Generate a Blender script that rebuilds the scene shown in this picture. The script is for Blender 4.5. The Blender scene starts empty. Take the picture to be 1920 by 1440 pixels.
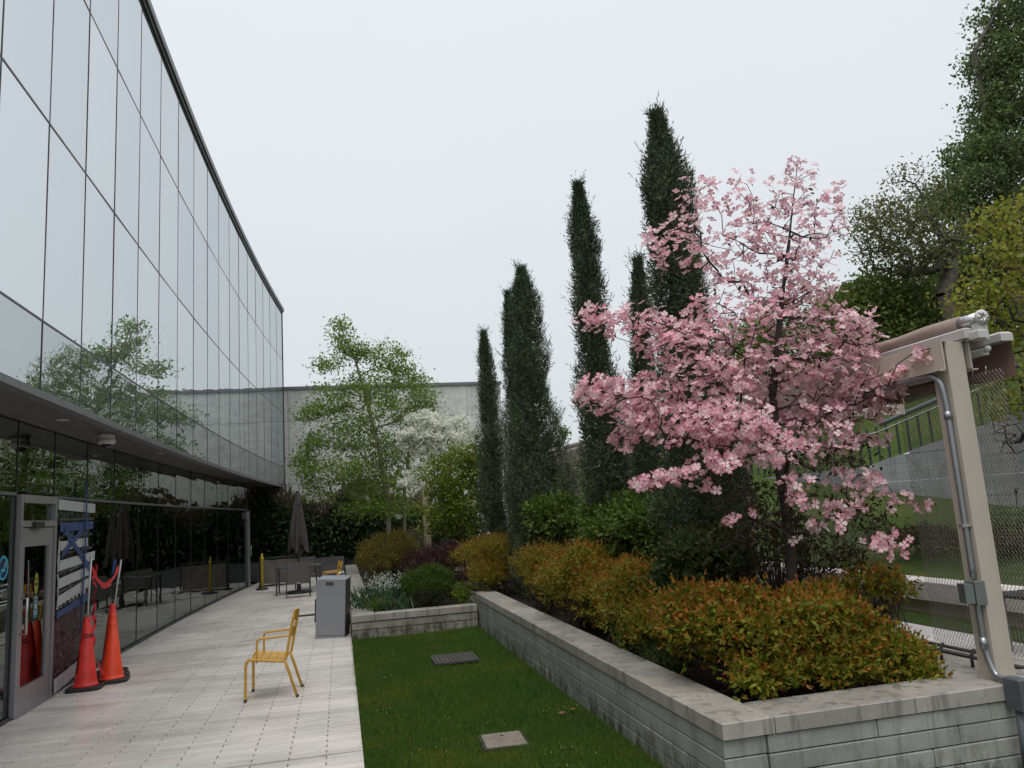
import bpy, math, random
import numpy as np
from mathutils import Vector, Matrix
rad = math.radians
D = bpy.data
sc = bpy.context.scene
COL = sc.collection
rng = np.random.default_rng(7)
random.seed(7)

# ------------------------------------------------------------------ camera
FPX, YAW, PITCH, ROLL, EYE = 1439.27, rad(13.09), rad(9.23), rad(-3.71), 1.87
def cam_axes():
    cy, sy = math.cos(YAW), math.sin(YAW)
    f0 = Vector((sy, cy, 0)); r0 = Vector((cy, -sy, 0)); u0 = Vector((0, 0, 1))
    w = f0*math.cos(PITCH) + u0*math.sin(PITCH); u = -f0*math.sin(PITCH) + u0*math.cos(PITCH)
    r = r0*math.cos(ROLL) + u*math.sin(ROLL); u2 = -r0*math.sin(ROLL) + u*math.cos(ROLL)
    return r, u2, w
CR, CU, CW = cam_axes()
CAMP = Vector((0, 0, EYE))
cd = D.cameras.new('camera'); cam = D.objects.new('camera', cd); COL.objects.link(cam)
cd.sensor_fit = 'HORIZONTAL'; cd.sensor_width = 36; cd.lens = 36*FPX/1920
cd.clip_start = .05; cd.clip_end = 2000
m = Matrix((CR, CU, -CW)).transposed().to_4x4(); m.translation = CAMP
cam.matrix_world = m
sc.camera = cam
def ray(px, py): return CR*((px-960)/FPX) - CU*((py-720)/FPX) + CW
def at(px, py, Y): d = ray(px, py); return CAMP + d*(Y/d.y)          # point of the place seen at that pixel, Y metres along the terrace
def atx(px, py, X): d = ray(px, py); return CAMP + d*(X/d.x)

# ------------------------------------------------------------------ world, sun
W = D.worlds.new('World'); sc.world = W; W.use_nodes = True
nt = W.node_tree; nt.nodes.clear()
out = nt.nodes.new('ShaderNodeOutputWorld'); bg = nt.nodes.new('ShaderNodeBackground')
sky = nt.nodes.new('ShaderNodeTexSky'); sky.sky_type = 'NISHITA'; sky.sun_disc = False
SUN_EL, SUN_AZ = rad(66), rad(205)
sky.sun_elevation = SUN_EL; sky.sun_rotation = SUN_AZ; sky.air_density = 1.0; sky.dust_density = 6.0
scl = nt.nodes.new('ShaderNodeVectorMath'); scl.operation = 'SCALE'; scl.inputs['Scale'].default_value = .07
nt.links.new(sky.outputs[0], scl.inputs[0])
tc = nt.nodes.new('ShaderNodeTexCoord'); sep = nt.nodes.new('ShaderNodeSeparateXYZ')
nt.links.new(tc.outputs['Generated'], sep.inputs[0])
rmp = nt.nodes.new('ShaderNodeValToRGB')
rmp.color_ramp.elements[0].position = 0.0; rmp.color_ramp.elements[0].color = (.69, .735, .76, 1)
rmp.color_ramp.elements[1].position = 1.0; rmp.color_ramp.elements[1].color = (1.08, 1.11, 1.15, 1)
e = rmp.color_ramp.elements.new(.42); e.color = (.80, .835, .875, 1)
e = rmp.color_ramp.elements.new(.68); e.color = (.85, .885, .935, 1)
nt.links.new(sep.outputs['Z'], rmp.inputs[0])
cn = nt.nodes.new('ShaderNodeTexNoise'); cn.inputs['Scale'].default_value = 1.6; cn.inputs['Detail'].default_value = 4
nt.links.new(tc.outputs['Generated'], cn.inputs['Vector'])
cm = nt.nodes.new('ShaderNodeMapRange'); cm.inputs['To Min'].default_value = .96; cm.inputs['To Max'].default_value = 1.04
nt.links.new(cn.outputs['Fac'], cm.inputs['Value'])
sc2 = nt.nodes.new('ShaderNodeVectorMath'); sc2.operation = 'SCALE'
nt.links.new(rmp.outputs[0], sc2.inputs[0]); nt.links.new(cm.outputs[0], sc2.inputs['Scale'])
mx = nt.nodes.new('ShaderNodeMix'); mx.data_type = 'RGBA'; mx.inputs[0].default_value = .90
nt.links.new(scl.outputs[0], mx.inputs[6]); nt.links.new(sc2.outputs[0], mx.inputs[7])
nt.links.new(mx.outputs[2], bg.inputs['Color']); bg.inputs['Strength'].default_value = .86
nt.links.new(bg.outputs[0], out.inputs[0])
sl = D.lights.new('sun', 'SUN'); sl.energy = 1.5; sl.angle = rad(45); sl.color = (1, .97, .93)
so = D.objects.new('sun', sl); COL.objects.link(so)
so.rotation_euler = (rad(24), 0, rad(-25))
sc.view_settings.view_transform = 'Standard'; sc.view_settings.look = 'None'
sc.view_settings.exposure = .30; sc.view_settings.gamma = 1; sc.view_settings.use_curve_mapping = False

# ------------------------------------------------------------------ materials
MATS = {}
class N:
    def __init__(s, name):
        s.m = D.materials.new(name); s.m.use_nodes = True; s.t = s.m.node_tree; s.t.nodes.clear()
        s.out = s.t.nodes.new('ShaderNodeOutputMaterial')
        MATS[name] = s.m
    def n(s, typ, **kw):
        x = s.t.nodes.new('ShaderNode'+typ)
        for k, v in kw.items():
            if k in x.inputs: x.inputs[k].default_value = v
            else: setattr(x, k, v)
        return x
    def l(s, a, b): s.t.links.new(a, b)
    def surf(s, a): s.l(a, s.out.inputs[0])
    def coord(s, kind='Object', scale=(1,1,1)):
        c = s.n('TexCoord'); mp = s.n('Mapping'); mp.inputs['Scale'].default_value = scale
        s.l(c.outputs[kind], mp.inputs[0]); return mp.outputs[0]
    def world(s, scale=(1,1,1)):
        c = s.n('NewGeometry'); mp = s.n('Mapping'); mp.inputs['Scale'].default_value = scale
        s.l(c.outputs['Position'], mp.inputs[0]); return mp.outputs[0]
    def noise(s, vec, scale, detail=5, rough=.55, dist=0):
        x = s.n('TexNoise'); x.inputs['Scale'].default_value = scale; x.inputs['Detail'].default_value = detail
        x.inputs['Roughness'].default_value = rough; x.inputs['Distortion'].default_value = dist
        s.l(vec, x.inputs['Vector']); return x.outputs['Fac']
    def ramp(s, fac, stops):
        r = s.n('ValToRGB'); e = r.color_ramp.elements
        while len(e) < len(stops): e.new(.5)
        for i, (p, c) in enumerate(stops):
            e[i].position = p; e[i].color = (*c, 1) if len(c) == 3 else c
        s.l(fac, r.inputs[0]); return r.outputs[0]
    def mix(s, fac, a, b, blend='MIX'):
        x = s.n('Mix', data_type='RGBA', blend_type=blend)
        if isinstance(fac, (int, float)): x.inputs[0].default_value = fac
        else: s.l(fac, x.inputs[0])
        for i, v in ((6, a), (7, b)):
            if isinstance(v, tuple): x.inputs[i].default_value = (*v, 1)
            else: s.l(v, x.inputs[i])
        return x.outputs[2]
    def math(s, op, a, b=0., clamp=False):
        x = s.n('Math', operation=op, use_clamp=clamp)
        for i, v in ((0, a), (1, b)):
            if isinstance(v, (int, float)): x.inputs[i].default_value = v
            else: s.l(v, x.inputs[i])
        return x.outputs[0]
    def bsdf(s, color, rough=.6, metal=0., spec=.5, bump=None, bd=.01, bs=.5):
        p = s.n('BsdfPrincipled'); p.inputs['Metallic'].default_value = metal
        p.inputs['Specular IOR Level'].default_value = spec
        if isinstance(color, tuple): p.inputs['Base Color'].default_value = (*color, 1)
        else: s.l(color, p.inputs['Base Color'])
        if isinstance(rough, (int, float)): p.inputs['Roughness'].default_value = rough
        else: s.l(rough, p.inputs['Roughness'])
        if bump is not None:
            b = s.n('Bump'); b.inputs['Distance'].default_value = bd; b.inputs['Strength'].default_value = bs
            s.l(bump, b.inputs['Height']); s.l(b.outputs[0], p.inputs['Normal'])
        return p.outputs[0]

def plain(name, color, rough=.5, metal=0., var=.12, scale=6, spec=.5, bump=.0):
    k = N(name); v = k.world()
    f = k.noise(v, scale, 6, .6)
    c = k.ramp(f, [(.25, tuple(x*(1-var) for x in color)), (.75, tuple(min(1, x*(1+var)) for x in color))])
    rr = k.math('ADD', k.math('MULTIPLY', k.noise(v, scale*2.3, 4), .2), rough-.1)
    k.surf(k.bsdf(c, rr, metal, spec, f if bump else None, bump or .01, .4)); return k.m

def leafmat(name, cols, trans=.3, rough=.55, clump=2.5, spec=.25):
    k = N(name); g = k.n('NewGeometry')
    st = [(i/(max(1, len(cols)-1)), c) for i, c in enumerate(cols)]
    c = k.ramp(g.outputs['Random Per Island'], st)
    nz = k.noise(k.world(), clump, 3)
    c = k.mix(1., c, k.ramp(nz, [(.3, (.72, .75, .72)), (.7, (1.2, 1.18, 1.15))]), 'MULTIPLY')
    b = k.bsdf(c, rough, 0, spec)
    t = k.n('BsdfTranslucent'); k.l(c, t.inputs[0])
    ms = k.n('MixShader'); ms.inputs[0].default_value = trans
    k.l(b, ms.inputs[1]); k.l(t.outputs[0], ms.inputs[2]); k.surf(ms.outputs[0]); return k.m

def concrete(name, base, streak=.5, moss=0., rough=.75, zref=0., objvar=True):
    k = N(name); v = k.world()
    f = k.noise(v, 3.0, 8, .62); f2 = k.noise(v, 55, 4, .6)
    c = k.ramp(f, [(.3, tuple(x*.74 for x in base)), (.55, base), (.8, tuple(min(1, x*1.15) for x in base))])
    c = k.mix(.35, c, k.ramp(f2, [(.35, (.75, .75, .75)), (.6, (1, 1, 1))]), 'MULTIPLY')
    if streak:
        s = k.noise(k.world((7, 7, .8)), 1.6, 5, .6)
        c = k.mix(k.math('MULTIPLY', k.ramp(s, [(.52, (0, 0, 0)), (.64, (1, 1, 1))]), streak), c, tuple(x*.45 for x in base))
    if moss:
        s = k.noise(k.world((3, 3, 1.6)), 2.2, 6, .7)
        sp = k.n('SeparateXYZ'); k.l(v, sp.inputs[0])
        mr = k.n('MapRange'); mr.inputs['From Min'].default_value = zref+.26; mr.inputs['From Max'].default_value = zref+.02
        k.l(sp.outputs['Z'], mr.inputs['Value'])
        mf = k.math('MULTIPLY', k.ramp(s, [(.45, (0, 0, 0)), (.6, (1, 1, 1))]), mr.outputs[0])
        c = k.mix(k.math('MULTIPLY', mf, moss), c, (.05, .045, .02))
    if objvar:
        oi = k.n('ObjectInfo'); g = k.n('NewGeometry')
        rr = k.math('FRACT', k.math('ADD', oi.outputs['Random'], g.outputs['Random Per Island']))
        c = k.mix(1., c, k.ramp(rr, [(0, (.86, .86, .85)), (.5, (1, 1, 1)), (1, (1.08, 1.06, 1.03))]), 'MULTIPLY')
    r = k.ramp(k.noise(v, 1.3, 4), [(.35, (rough-.25,)*3), (.65, (rough,)*3)])
    k.surf(k.bsdf(c, r, 0, .4, k.math('ADD', f, k.math('MULTIPLY', f2, .5)), .006, .5)); return k.m

concrete('stone_block', (.31, .315, .295), .5, .95)
concrete('stone_cap', (.36, .34, .305), .75, 0, .55)
concrete('stone_end', (.34, .335, .28), .6, 1.0)
concrete('cover_stone', (.24, .205, .165), .5, 0, .8)
concrete('panel_concrete', (.66, .67, .655), .22, 0, .8)
concrete('ramp_concrete', (.34, .35, .36), .4, 0, .8)
concrete('patio_concrete', (.60, .56, .55), 0, 0, .6)
concrete('dark_concrete', (.10, .10, .105), .3, 0, .7)
# paving: pale pinkish-grey concrete, damp patches
k = N('paving'); v = k.world()
f = k.noise(k.world((.8, 2.6, 1)), 1.1, 6, .6); f2 = k.noise(v, 40, 4)
c = k.ramp(f, [(.3, (.54, .51, .47)), (.52, (.70, .665, .62)), (.75, (.80, .76, .71))])
c = k.mix(.4, c, k.ramp(f2, [(.3, (.72, .72, .72)), (.6, (1, 1, 1))]), 'MULTIPLY')
oi = k.n('ObjectInfo'); g = k.n('NewGeometry')
rr = k.math('FRACT', k.math('ADD', oi.outputs['Random'], g.outputs['Random Per Island']))
c = k.mix(1., c, k.ramp(rr, [(0, (.86, .87, .86)), (.3, (1.03, 1, .97)), (.7, (.95, .93, .93)), (1, (1.12, 1.08, 1.06))]), 'MULTIPLY')
st = k.noise(v, 2.3, 5, .7)
c = k.mix(k.ramp(st, [(.60, (0, 0, 0)), (.78, (.4, .4, .4))]), c, (.26, .23, .16))
r = k.ramp(k.noise(v, .55, 4), [(.40, (.20,)*3), (.62, (.5,)*3)])
k.surf(k.bsdf(c, r, 0, .5, f2, .0015, .3))
plain('joint', (.025, .023, .02), .9)
# glass
def glassmat(name, refl, ior, wave, tint=(.02, .03, .03), see=None):
    k = N(name); oi = k.n('ObjectInfo')
    cx = k.n('TexCoord'); mp = k.n('Mapping'); mp.inputs['Scale'].default_value = (.16, .16, 1.5)
    cb = k.n('CombineXYZ'); k.l(k.math('MULTIPLY', oi.outputs['Random'], 37.), cb.inputs[0]); k.l(k.math('MULTIPLY', oi.outputs['Random'], 91.), cb.inputs[2])
    va = k.n('VectorMath', operation='ADD'); k.l(cx.outputs['Object'], mp.inputs[0]); k.l(mp.outputs[0], va.inputs[0]); k.l(cb.outputs[0], va.inputs[1])
    nz = k.noise(va.outputs[0], 3.4, 1.0, .4)
    b = k.n('Bump'); b.inputs['Strength'].default_value = 1; b.inputs['Distance'].default_value = wave; k.l(nz, b.inputs['Height'])
    fr = k.n('Fresnel'); fr.inputs['IOR'].default_value = ior
    gl = k.n('BsdfGlossy'); gl.inputs['Roughness'].default_value = .0
    k.l(k.mix(1., refl, k.ramp(oi.outputs['Random'], [(0, (.95, .96, .96)), (1, (1.04, 1.04, 1.03))]), 'MULTIPLY'), gl.inputs['Color'])
    k.l(b.outputs[0], gl.inputs['Normal'])
    ms = k.n('MixShader'); k.l(fr.outputs[0], ms.inputs[0])
    if see:
        t = k.n('BsdfTransparent'); t.inputs[0].default_value = (*see, 1); k.l(t.outputs[0], ms.inputs[1])
    else:
        k.l(k.bsdf(tint, .5), ms.inputs[1])
    k.l(gl.outputs[0], ms.inputs[2]); k.surf(ms.outputs[0]); return k.m
glassmat('glass_upper', (.90, .945, .96), 22., .0018, (.08, .10, .10))
glassmat('glass_spandrel', (.84, .89, .90), 10., .010, (.03, .04, .04))
glassmat('glass_lower', (.88, .93, .91), 2.5, .003, see=(.72, .78, .78))
glassmat('glass_clerestory', (.84, .90, .87), 4.2, .012, see=(.25, .28, .28))
plain('mullion_dark', (.018, .02, .022), .4)
plain('metal_edge', (.16, .165, .17), .45, .3)
plain('soffit', (.12, .115, .11), .35, .2, .06)
plain('interior_dark', (.14, .145, .145), .7)
plain('interior_wood', (.5, .30, .16), .6)
plain('interior_floor', (.16, .16, .15), .4)
plain('door_metal', (.30, .29, .30), .4, .4, .05)
plain('steel', (.55, .55, .54), .3, .9, .05)
plain('camera_white', (.50, .48, .46), .4, 0, .05)
plain('lens_black', (.01, .01, .012), .08)
plain('tape_white', (.46, .46, .47), .45, 0, .12, 14, bump=.004)
plain('tape_blue', (.030, .065, .19), .5, 0, .15, 20, bump=.003)
plain('tape_black', (.012, .012, .013), .35, 0, .3, 20, bump=.006)
plain('ribbon_red', (.62, .03, .035), .4, 0, .2, 10)
k = N('plastic_film'); v = k.world((1, 1, 2.2))
nz = k.noise(v, 7, 6, .65, 1.4)
k.surf(k.bsdf(k.ramp(nz, [(.35, (.018, .006, .006)), (.55, (.06, .012, .012)), (.72, (.13, .05, .05))]), .22, 0, .6, nz, .05, 1.0))
plain('cone_red', (.72, .04, .03), .42, 0, .22, 9)
plain('cone_orange', (.90, .075, .022), .4, 0, .18, 9)
plain('rubber', (.018, .018, .018), .55)
plain('ink', (.02, .006, .006), .7)
plain('stick_metal', (.5, .5, .5), .35, .7)
plain('chair_yellow', (.60, .335, .04), .38, 0, .06, 8)
plain('bollard_yellow', (.62, .45, .02), .4, 0, .08)
plain('cabinet_silver', (.30, .31, .33), .38, .15, .04, 3)
plain('cabinet_brown', (.07, .05, .04), .5)
plain('slot_dark', (.06, .065, .07), .5)
plain('umbrella_cloth', (.065, .056, .052), .85, 0, .12, 9, bump=.004)
plain('patio_metal', (.055, .052, .05), .45)
plain('patio_sling', (.125, .12, .115), .7, 0, .05)
plain('canvas', (.17, .15, .135), .8, 0, .06)
plain('frame_black', (.02, .02, .02), .45)
plain('post_beige', (.44, .39, .33), .55, 0, .07, 2.2, bump=.002)
plain('post_wood', (.27, .22, .16), .7, 0, .15, 4)
plain('awning_cloth', (.30, .23, .195), .75, 0, .08, 3)
plain('awning_white', (.48, .46, .45), .4, .1, .05)
plain('valance', (.20, .125, .10), .8, 0, .07)
plain('conduit', (.30, .32, .34), .35, .75, .08, 9)
plain('conduit_plastic', (.085, .095, .11), .45)
plain('box_grey', (.21, .23, .23), .4, .6, .08)
plain('chain', (.27, .24, .225), .35, .8, .2)
plain('louver', (.13, .125, .12), .6)
plain('rail_blue', (.20, .23, .27), .4, .4)
plain('picket', (.045, .05, .055), .5, .3)
plain('grate_iron', (.085, .08, .075), .6, .3)
plain('iron', (.05, .042, .04), .6, .4)
plain('bark_dark', (.035, .028, .024), .85, 0, .3, 14, bump=.01)
plain('bark_grey', (.085, .075, .065), .85, 0, .3, 10, bump=.01)
plain('bark_birch', (.22, .19, .16), .8, 0, .4, 9)
plain('twig', (.045, .028, .024), .8)
plain('deadleaf', (.16, .08, .05), .8)
plain('sky_blue', (.05, .38, .55), .5)
plain('sign_navy', (.01, .02, .07), .5)
plain('print_white', (.42, .44, .43), .6)
plain('sign_yellow', (.25, .26, .03), .5)
plain('sign_teal', (.03, .12, .17), .5)
# soil
k = N('soil'); f = k.noise(k.world(), 26, 8, .7)
k.surf(k.bsdf(k.ramp(f, [(.3, (.008, .006, .005)), (.7, (.04, .027, .02))]), .9, 0, .2, f, .05, 1.))
# turf below blades
k = N('turf'); v = k.world(); f = k.noise(v, 1.3, 5, .6)
c = k.ramp(f, [(.3, (.030, .065, .012)), (.55, (.045, .09, .014)), (.75, (.07, .09, .018))])
f2 = k.noise(v, 60, 4, .7); c = k.mix(.6, c, k.ramp(f2, [(.3, (.35, .35, .35)), (.7, (1.2, 1.2, 1.2))]), 'MULTIPLY')
k.surf(k.bsdf(c, .9, 0, .15, f2, .03, 1.))
k = N('far_turf'); v = k.world(); f = k.noise(v, .5, 6, .65)
c = k.ramp(f, [(.3, (.045, .08, .018)), (.5, (.07, .108, .025)), (.72, (.12, .14, .045))])
f2 = k.noise(v, 12, 8, .8); c = k.mix(.7, c, k.ramp(f2, [(.35, (.45, .45, .45)), (.65, (1.2, 1.2, 1.2))]), 'MULTIPLY')
k.surf(k.bsdf(c, .95, 0, .1, f2, .08, 1.))
k = N('ground'); f = k.noise(k.world(), 2, 6); k.surf(k.bsdf(k.ramp(f, [(.3, (.03, .045, .015)), (.7, (.06, .07, .03))]), .95))
# grass blade: island colour + broad patches
k = N('blade'); g = k.n('NewGeometry')
c = k.ramp(g.outputs['Random Per Island'], [(0, (.050, .102, .015)), (.5, (.082, .155, .021)), (.9, (.115, .19, .03)), (1, (.22, .21, .08))])
c = k.mix(1., c, k.ramp(k.noise(k.world(), .9, 4, .6), [(.35, (.72, .9, .8)), (.55, (1, 1, 1)), (.72, (1.75, 1.2, .9))]), 'MULTIPLY')
t = k.n('BsdfTranslucent'); k.l(c, t.inputs[0]); ms = k.n('MixShader'); ms.inputs[0].default_value = .3
k.l(k.bsdf(c, .6, 0, .2), ms.inputs[1]); k.l(t.outputs[0], ms.inputs[2]); k.surf(ms.outputs[0])
leafmat('leaf_spirea', [(0.086, 0.132, 0.014), (0.165, 0.210, 0.020), (0.234, 0.233, 0.023), (0.260, 0.188, 0.023)], .35)
leafmat('leaf_spirea_tip', [(0.290, 0.140, 0.019), (0.349, 0.123, 0.024), (0.319, 0.180, 0.020)], .35)
leafmat('leaf_spirea_tip_red', [(0.240, 0.058, 0.018), (0.288, 0.091, 0.020), (0.204, 0.117, 0.015)], .35)
leafmat('leaf_viburnum', [(0.048, 0.093, 0.016), (0.088, 0.140, 0.024), (0.144, 0.202, 0.036)], .3, .42)
leafmat('leaf_darkshrub', [(0.040, 0.082, 0.022), (0.064, 0.109, 0.027), (0.100, 0.091, 0.036)], .25)
leafmat('leaf_yew', [(0.036, 0.073, 0.011), (0.060, 0.108, 0.014), (0.100, 0.156, 0.018)], .15, .5, 5)
leafmat('leaf_cypress', [(0.050, 0.069, 0.040), (0.068, 0.098, 0.054), (0.109, 0.146, 0.073)], .12, .6, 3)
leafmat('leaf_birch', [(0.119, 0.213, 0.030), (0.184, 0.287, 0.043), (0.280, 0.370, 0.068)], .45)
leafmat('leaf_greenbush', [(0.100, 0.157, 0.015), (0.154, 0.212, 0.022), (0.217, 0.258, 0.032)], .4)
leafmat('leaf_purple', [(0.034, 0.014, 0.016), (0.051, 0.019, 0.022), (0.075, 0.031, 0.025)], .2)
leafmat('leaf_rust', [(0.071, 0.084, 0.013), (0.129, 0.101, 0.015), (0.172, 0.134, 0.019)], .3)
leafmat('leaf_hedge', [(0.015, 0.031, 0.015), (0.025, 0.050, 0.018), (0.050, 0.084, 0.024)], .15)
leafmat('leaf_feather', [(.09, .07, .045), (.13, .10, .06)], .3)
leafmat('leaf_tree_dark', [(0.065, 0.104, 0.036), (0.105, 0.150, 0.049), (0.154, 0.195, 0.062)], .35, .5, .6)
leafmat('leaf_tree_mid', [(0.081, 0.133, 0.030), (0.127, 0.178, 0.040), (0.195, 0.223, 0.049)], .35, .5, .7)
leafmat('leaf_tree_olive', [(0.094, 0.113, 0.031), (0.140, 0.149, 0.047), (0.187, 0.194, 0.062)], .4, .5, .8)
leafmat('leaf_maple', [(0.148, 0.195, 0.029), (0.237, 0.278, 0.040), (0.326, 0.326, 0.047), (0.237, 0.146, 0.047)], .45, .5, 1)
leafmat('leaf_bronze', [(.045, .040, .018), (.06, .035, .018), (.035, .05, .015)], .35)
leafmat('leaf_iris', [(.07, .13, .07), (.10, .17, .09)], .2)
leafmat('petal_white', [(.72, .74, .64), (.84, .85, .78), (.88, .88, .86)], .5, .6)
k = N('petal_pink'); g = k.n('NewGeometry'); at_ = k.n('Attribute', attribute_name='tone')
ri = g.outputs['Random Per Island']
inner = k.ramp(ri, [(0, (.85, .62, .66)), (.3, (.88, .80, .79)), (.6, (.80, .46, .54)), (.85, (.86, .70, .72)), (1, (.88, .85, .80))])
outer = k.ramp(ri, [(0, (.66, .18, .29)), (.3, (.84, .56, .60)), (.6, (.60, .12, .23)), (.85, (.74, .34, .42)), (1, (.86, .74, .73))])
c = k.mix(k.math('POWER', at_.outputs['Fac'], 1.3), inner, outer)
c = k.mix(1., c, k.ramp(k.noise(k.world(), 2.2, 3), [(.3, (.86, .82, .85)), (.7, (1.08, 1.0, 1.02))]), 'MULTIPLY')
t = k.n('BsdfTranslucent'); k.l(c, t.inputs[0]); ms = k.n('MixShader'); ms.inputs[0].default_value = .35
k.l(k.bsdf(c, .6, 0, .2), ms.inputs[1]); k.l(t.outputs[0], ms.inputs[2]); k.surf(ms.outputs[0])
plain('flower_eye', (.10, .10, .02), .8)

# ------------------------------------------------------------------ object helpers
def M(n): return MATS[n]
def tag(o, label=None, cat=None, group=None, kind=None):
    if label: o['label'] = label
    if cat: o['category'] = cat
    if group: o['group'] = group
    if kind: o['kind'] = kind
    return o
def empty(name, loc=(0, 0, 0), label=None, cat=None, group=None, rz=0):
    o = D.objects.new(name, None); COL.objects.link(o); o.location = loc; o.rotation_euler = (0, 0, rz)
    o.empty_display_size = .1
    return tag(o, label, cat, group)
def link(name, me, parent=None, loc=None):
    o = D.objects.new(name, me); COL.objects.link(o)
    if parent: o.parent = parent
    if loc is not None: o.location = loc
    return o
class MB:
    def __init__(s): s.v = []; s.f = []; s.mi = []; s.sm = []
    def add(s, vs, fs, mi=0, smooth=False):
        o = len(s.v); s.v += [tuple(p) for p in vs]
        for f in fs: s.f.append(tuple(i+o for i in f)); s.mi.append(mi); s.sm.append(smooth)
        return s
    def box(s, x0, x1, y0, y1, z0, z1, mi=0):
        vs = [(x, y, z) for z in (z0, z1) for y in (y0, y1) for x in (x0, x1)]
        return s.add(vs, [(0, 2, 3, 1), (4, 5, 7, 6), (0, 1, 5, 4), (2, 6, 7, 3), (0, 4, 6, 2), (1, 3, 7, 5)], mi)
    def bbox(s, x0, x1, y0, y1, z0, z1, b=.008, mi=0):       # box with chamfered top edges
        vs = [(x, y, z0) for y in (y0, y1) for x in (x0, x1)] + [(x, y, z1-b) for y in (y0, y1) for x in (x0, x1)] + \
             [(x, y, z1) for y in (y0+b, y1-b) for x in (x0+b, x1-b)]
        fs = [(0, 2, 3, 1)]
        for a in (0, 4): fs += [(a, a+1, a+5, a+4), (a+1, a+3, a+7, a+5), (a+3, a+2, a+6, a+7), (a+2, a, a+4, a+6)]
        fs.append((8, 9, 11, 10)); return s.add(vs, fs, mi)
    def obox(s, mat, sx, sy, sz, mi=0):
        vs = [mat @ Vector((x*sx/2, y*sy/2, z*sz/2)) for z in (-1, 1) for y in (-1, 1) for x in (-1, 1)]
        return s.add(vs, [(0, 2, 3, 1), (4, 5, 7, 6), (0, 1, 5, 4), (2, 6, 7, 3), (0, 4, 6, 2), (1, 3, 7, 5)], mi)
    def tube(s, pts, r, n=8, mi=0, cap=True, flat=None):
        pts = [Vector(p) for p in pts]; rs = r if isinstance(r, (list, tuple)) else [r]*len(pts)
        rings = []; up = None
        for i, p in enumerate(pts):
            d = (pts[min(i+1, len(pts)-1)] - pts[max(i-1, 0)])
            if d.length < 1e-9: d = Vector((0, 0, 1))
            d.normalize()
            if up is None: up = Vector((0, 0, 1)) if abs(d.z) < .9 else Vector((1, 0, 0))
            a = d.cross(up)
            if a.length < 1e-6: a = d.orthogonal()
            a.normalize(); b = a.cross(d).normalized(); up = b
            ra, rb = (rs[i], rs[i]) if not flat else (rs[i], rs[i]*flat)
            rings.append([p + a*math.cos(t)*ra + b*math.sin(t)*rb for t in [2*math.pi*j/n for j in range(n)]])
        vs = [q for rg in rings for q in rg]; fs = []
        for i in range(len(pts)-1):
            for j in range(n):
                k_ = (j+1) % n; fs.append((i*n+j, i*n+k_, (i+1)*n+k_, (i+1)*n+j))
        if cap: fs.append(tuple(reversed(range(n)))); fs.append(tuple((len(pts)-1)*n+j for j in range(n)))
        return s.add(vs, fs, mi, n > 4)
    def lathe(s, prof, c=(0, 0, 0), n=20, mi=0, smooth=True):
        c = Vector(c); vs = []; fs = []
        for (r, z) in prof:
            for j in range(n):
                t = 2*math.pi*j/n; vs.append(c + Vector((r*math.cos(t), r*math.sin(t), z)))
        for i in range(len(prof)-1):
            for j in range(n):
                k_ = (j+1) % n; fs.append((i*n+j, i*n+k_, (i+1)*n+k_, (i+1)*n+j))
        fs.append(tuple(reversed(range(n)))); fs.append(tuple((len(prof)-1)*n+j for j in range(n)))
        return s.add(vs, fs, mi, smooth)
    def mesh(s, name, mats):
        me = D.meshes.new(name); me.from_pydata(s.v, [], s.f)
        for m_ in (mats if isinstance(mats, (list, tuple)) else [mats]): me.materials.append(M(m_))
        me.polygons.foreach_set('material_index', s.mi); me.polygons.foreach_set('use_smooth', s.sm)
        me.update(); return me
    def build(s, name, mats, parent=None, loc=None): return link(name, s.mesh(name, mats), parent, loc)

def npmesh(name, V, F, mats, mi=None, tone=None):      # V (n,3), F (m,k) constant k
    me = D.meshes.new(name); n, k_ = len(F), F.shape[1]
    me.vertices.add(len(V)); me.vertices.foreach_set('co', V.astype(np.float32).ravel())
    me.loops.add(n*k_); me.loops.foreach_set('vertex_index', F.astype(np.int32).ravel())
    me.polygons.add(n); me.polygons.foreach_set('loop_start', np.arange(0, n*k_, k_, dtype=np.int32))
    me.polygons.foreach_set('loop_total', np.full(n, k_, dtype=np.int32))
    for m_ in (mats if isinstance(mats, (list, tuple)) else [mats]): me.materials.append(M(m_))
    if mi is not None: me.polygons.foreach_set('material_index', mi.astype(np.int32))
    if tone is not None:
        a = me.attributes.new('tone', 'FLOAT', 'POINT'); a.data.foreach_set('value', tone.astype(np.float32))
    me.update(); me.validate(); return me
def unit(a): return a/np.maximum(np.linalg.norm(a, axis=-1, keepdims=True), 1e-9)
def basis(d, nrm=None):
    """columns: side, along (leaf axis d), normal"""
    d = unit(d)
    if nrm is None: nrm = rng.normal(size=d.shape)
    s_ = unit(np.cross(d, nrm)); n_ = np.cross(s_, d)
    return np.stack([s_, d, n_], axis=-1)
def scatter(TV, TF, pos, R, s):
    TV = np.asarray(TV, float); TF = np.asarray(TF)
    if np.ndim(s) == 1: s = s[:, None, None]
    V = np.einsum('nij,kj->nki', R, TV)*s + pos[:, None, :]
    F = TF[None] + (np.arange(len(pos))*len(TV))[:, None, None]
    return V.reshape(-1, 3), F.reshape(-1, TF.shape[1])
LEAF2 = ([(0, 0, 0), (.27, .42, .07), (0, 1, 0), (-.27, .42, .07)], [(0, 1, 2), (0, 2, 3)])
LEAF4 = ([(0, 0, 0), (.2, .25, .06), (.2, .65, .05), (0, 1, -.06), (-.2, .65, .05), (-.2, .25, .06)],
         [(0, 1, 2), (0, 2, 3), (0, 3, 4), (0, 4, 5)])
NEEDLE = ([(0, 0, 0), (.10, .45, .02), (0, 1, 0), (-.10, .45, .02)], [(0, 1, 2), (0, 2, 3)])
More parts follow.
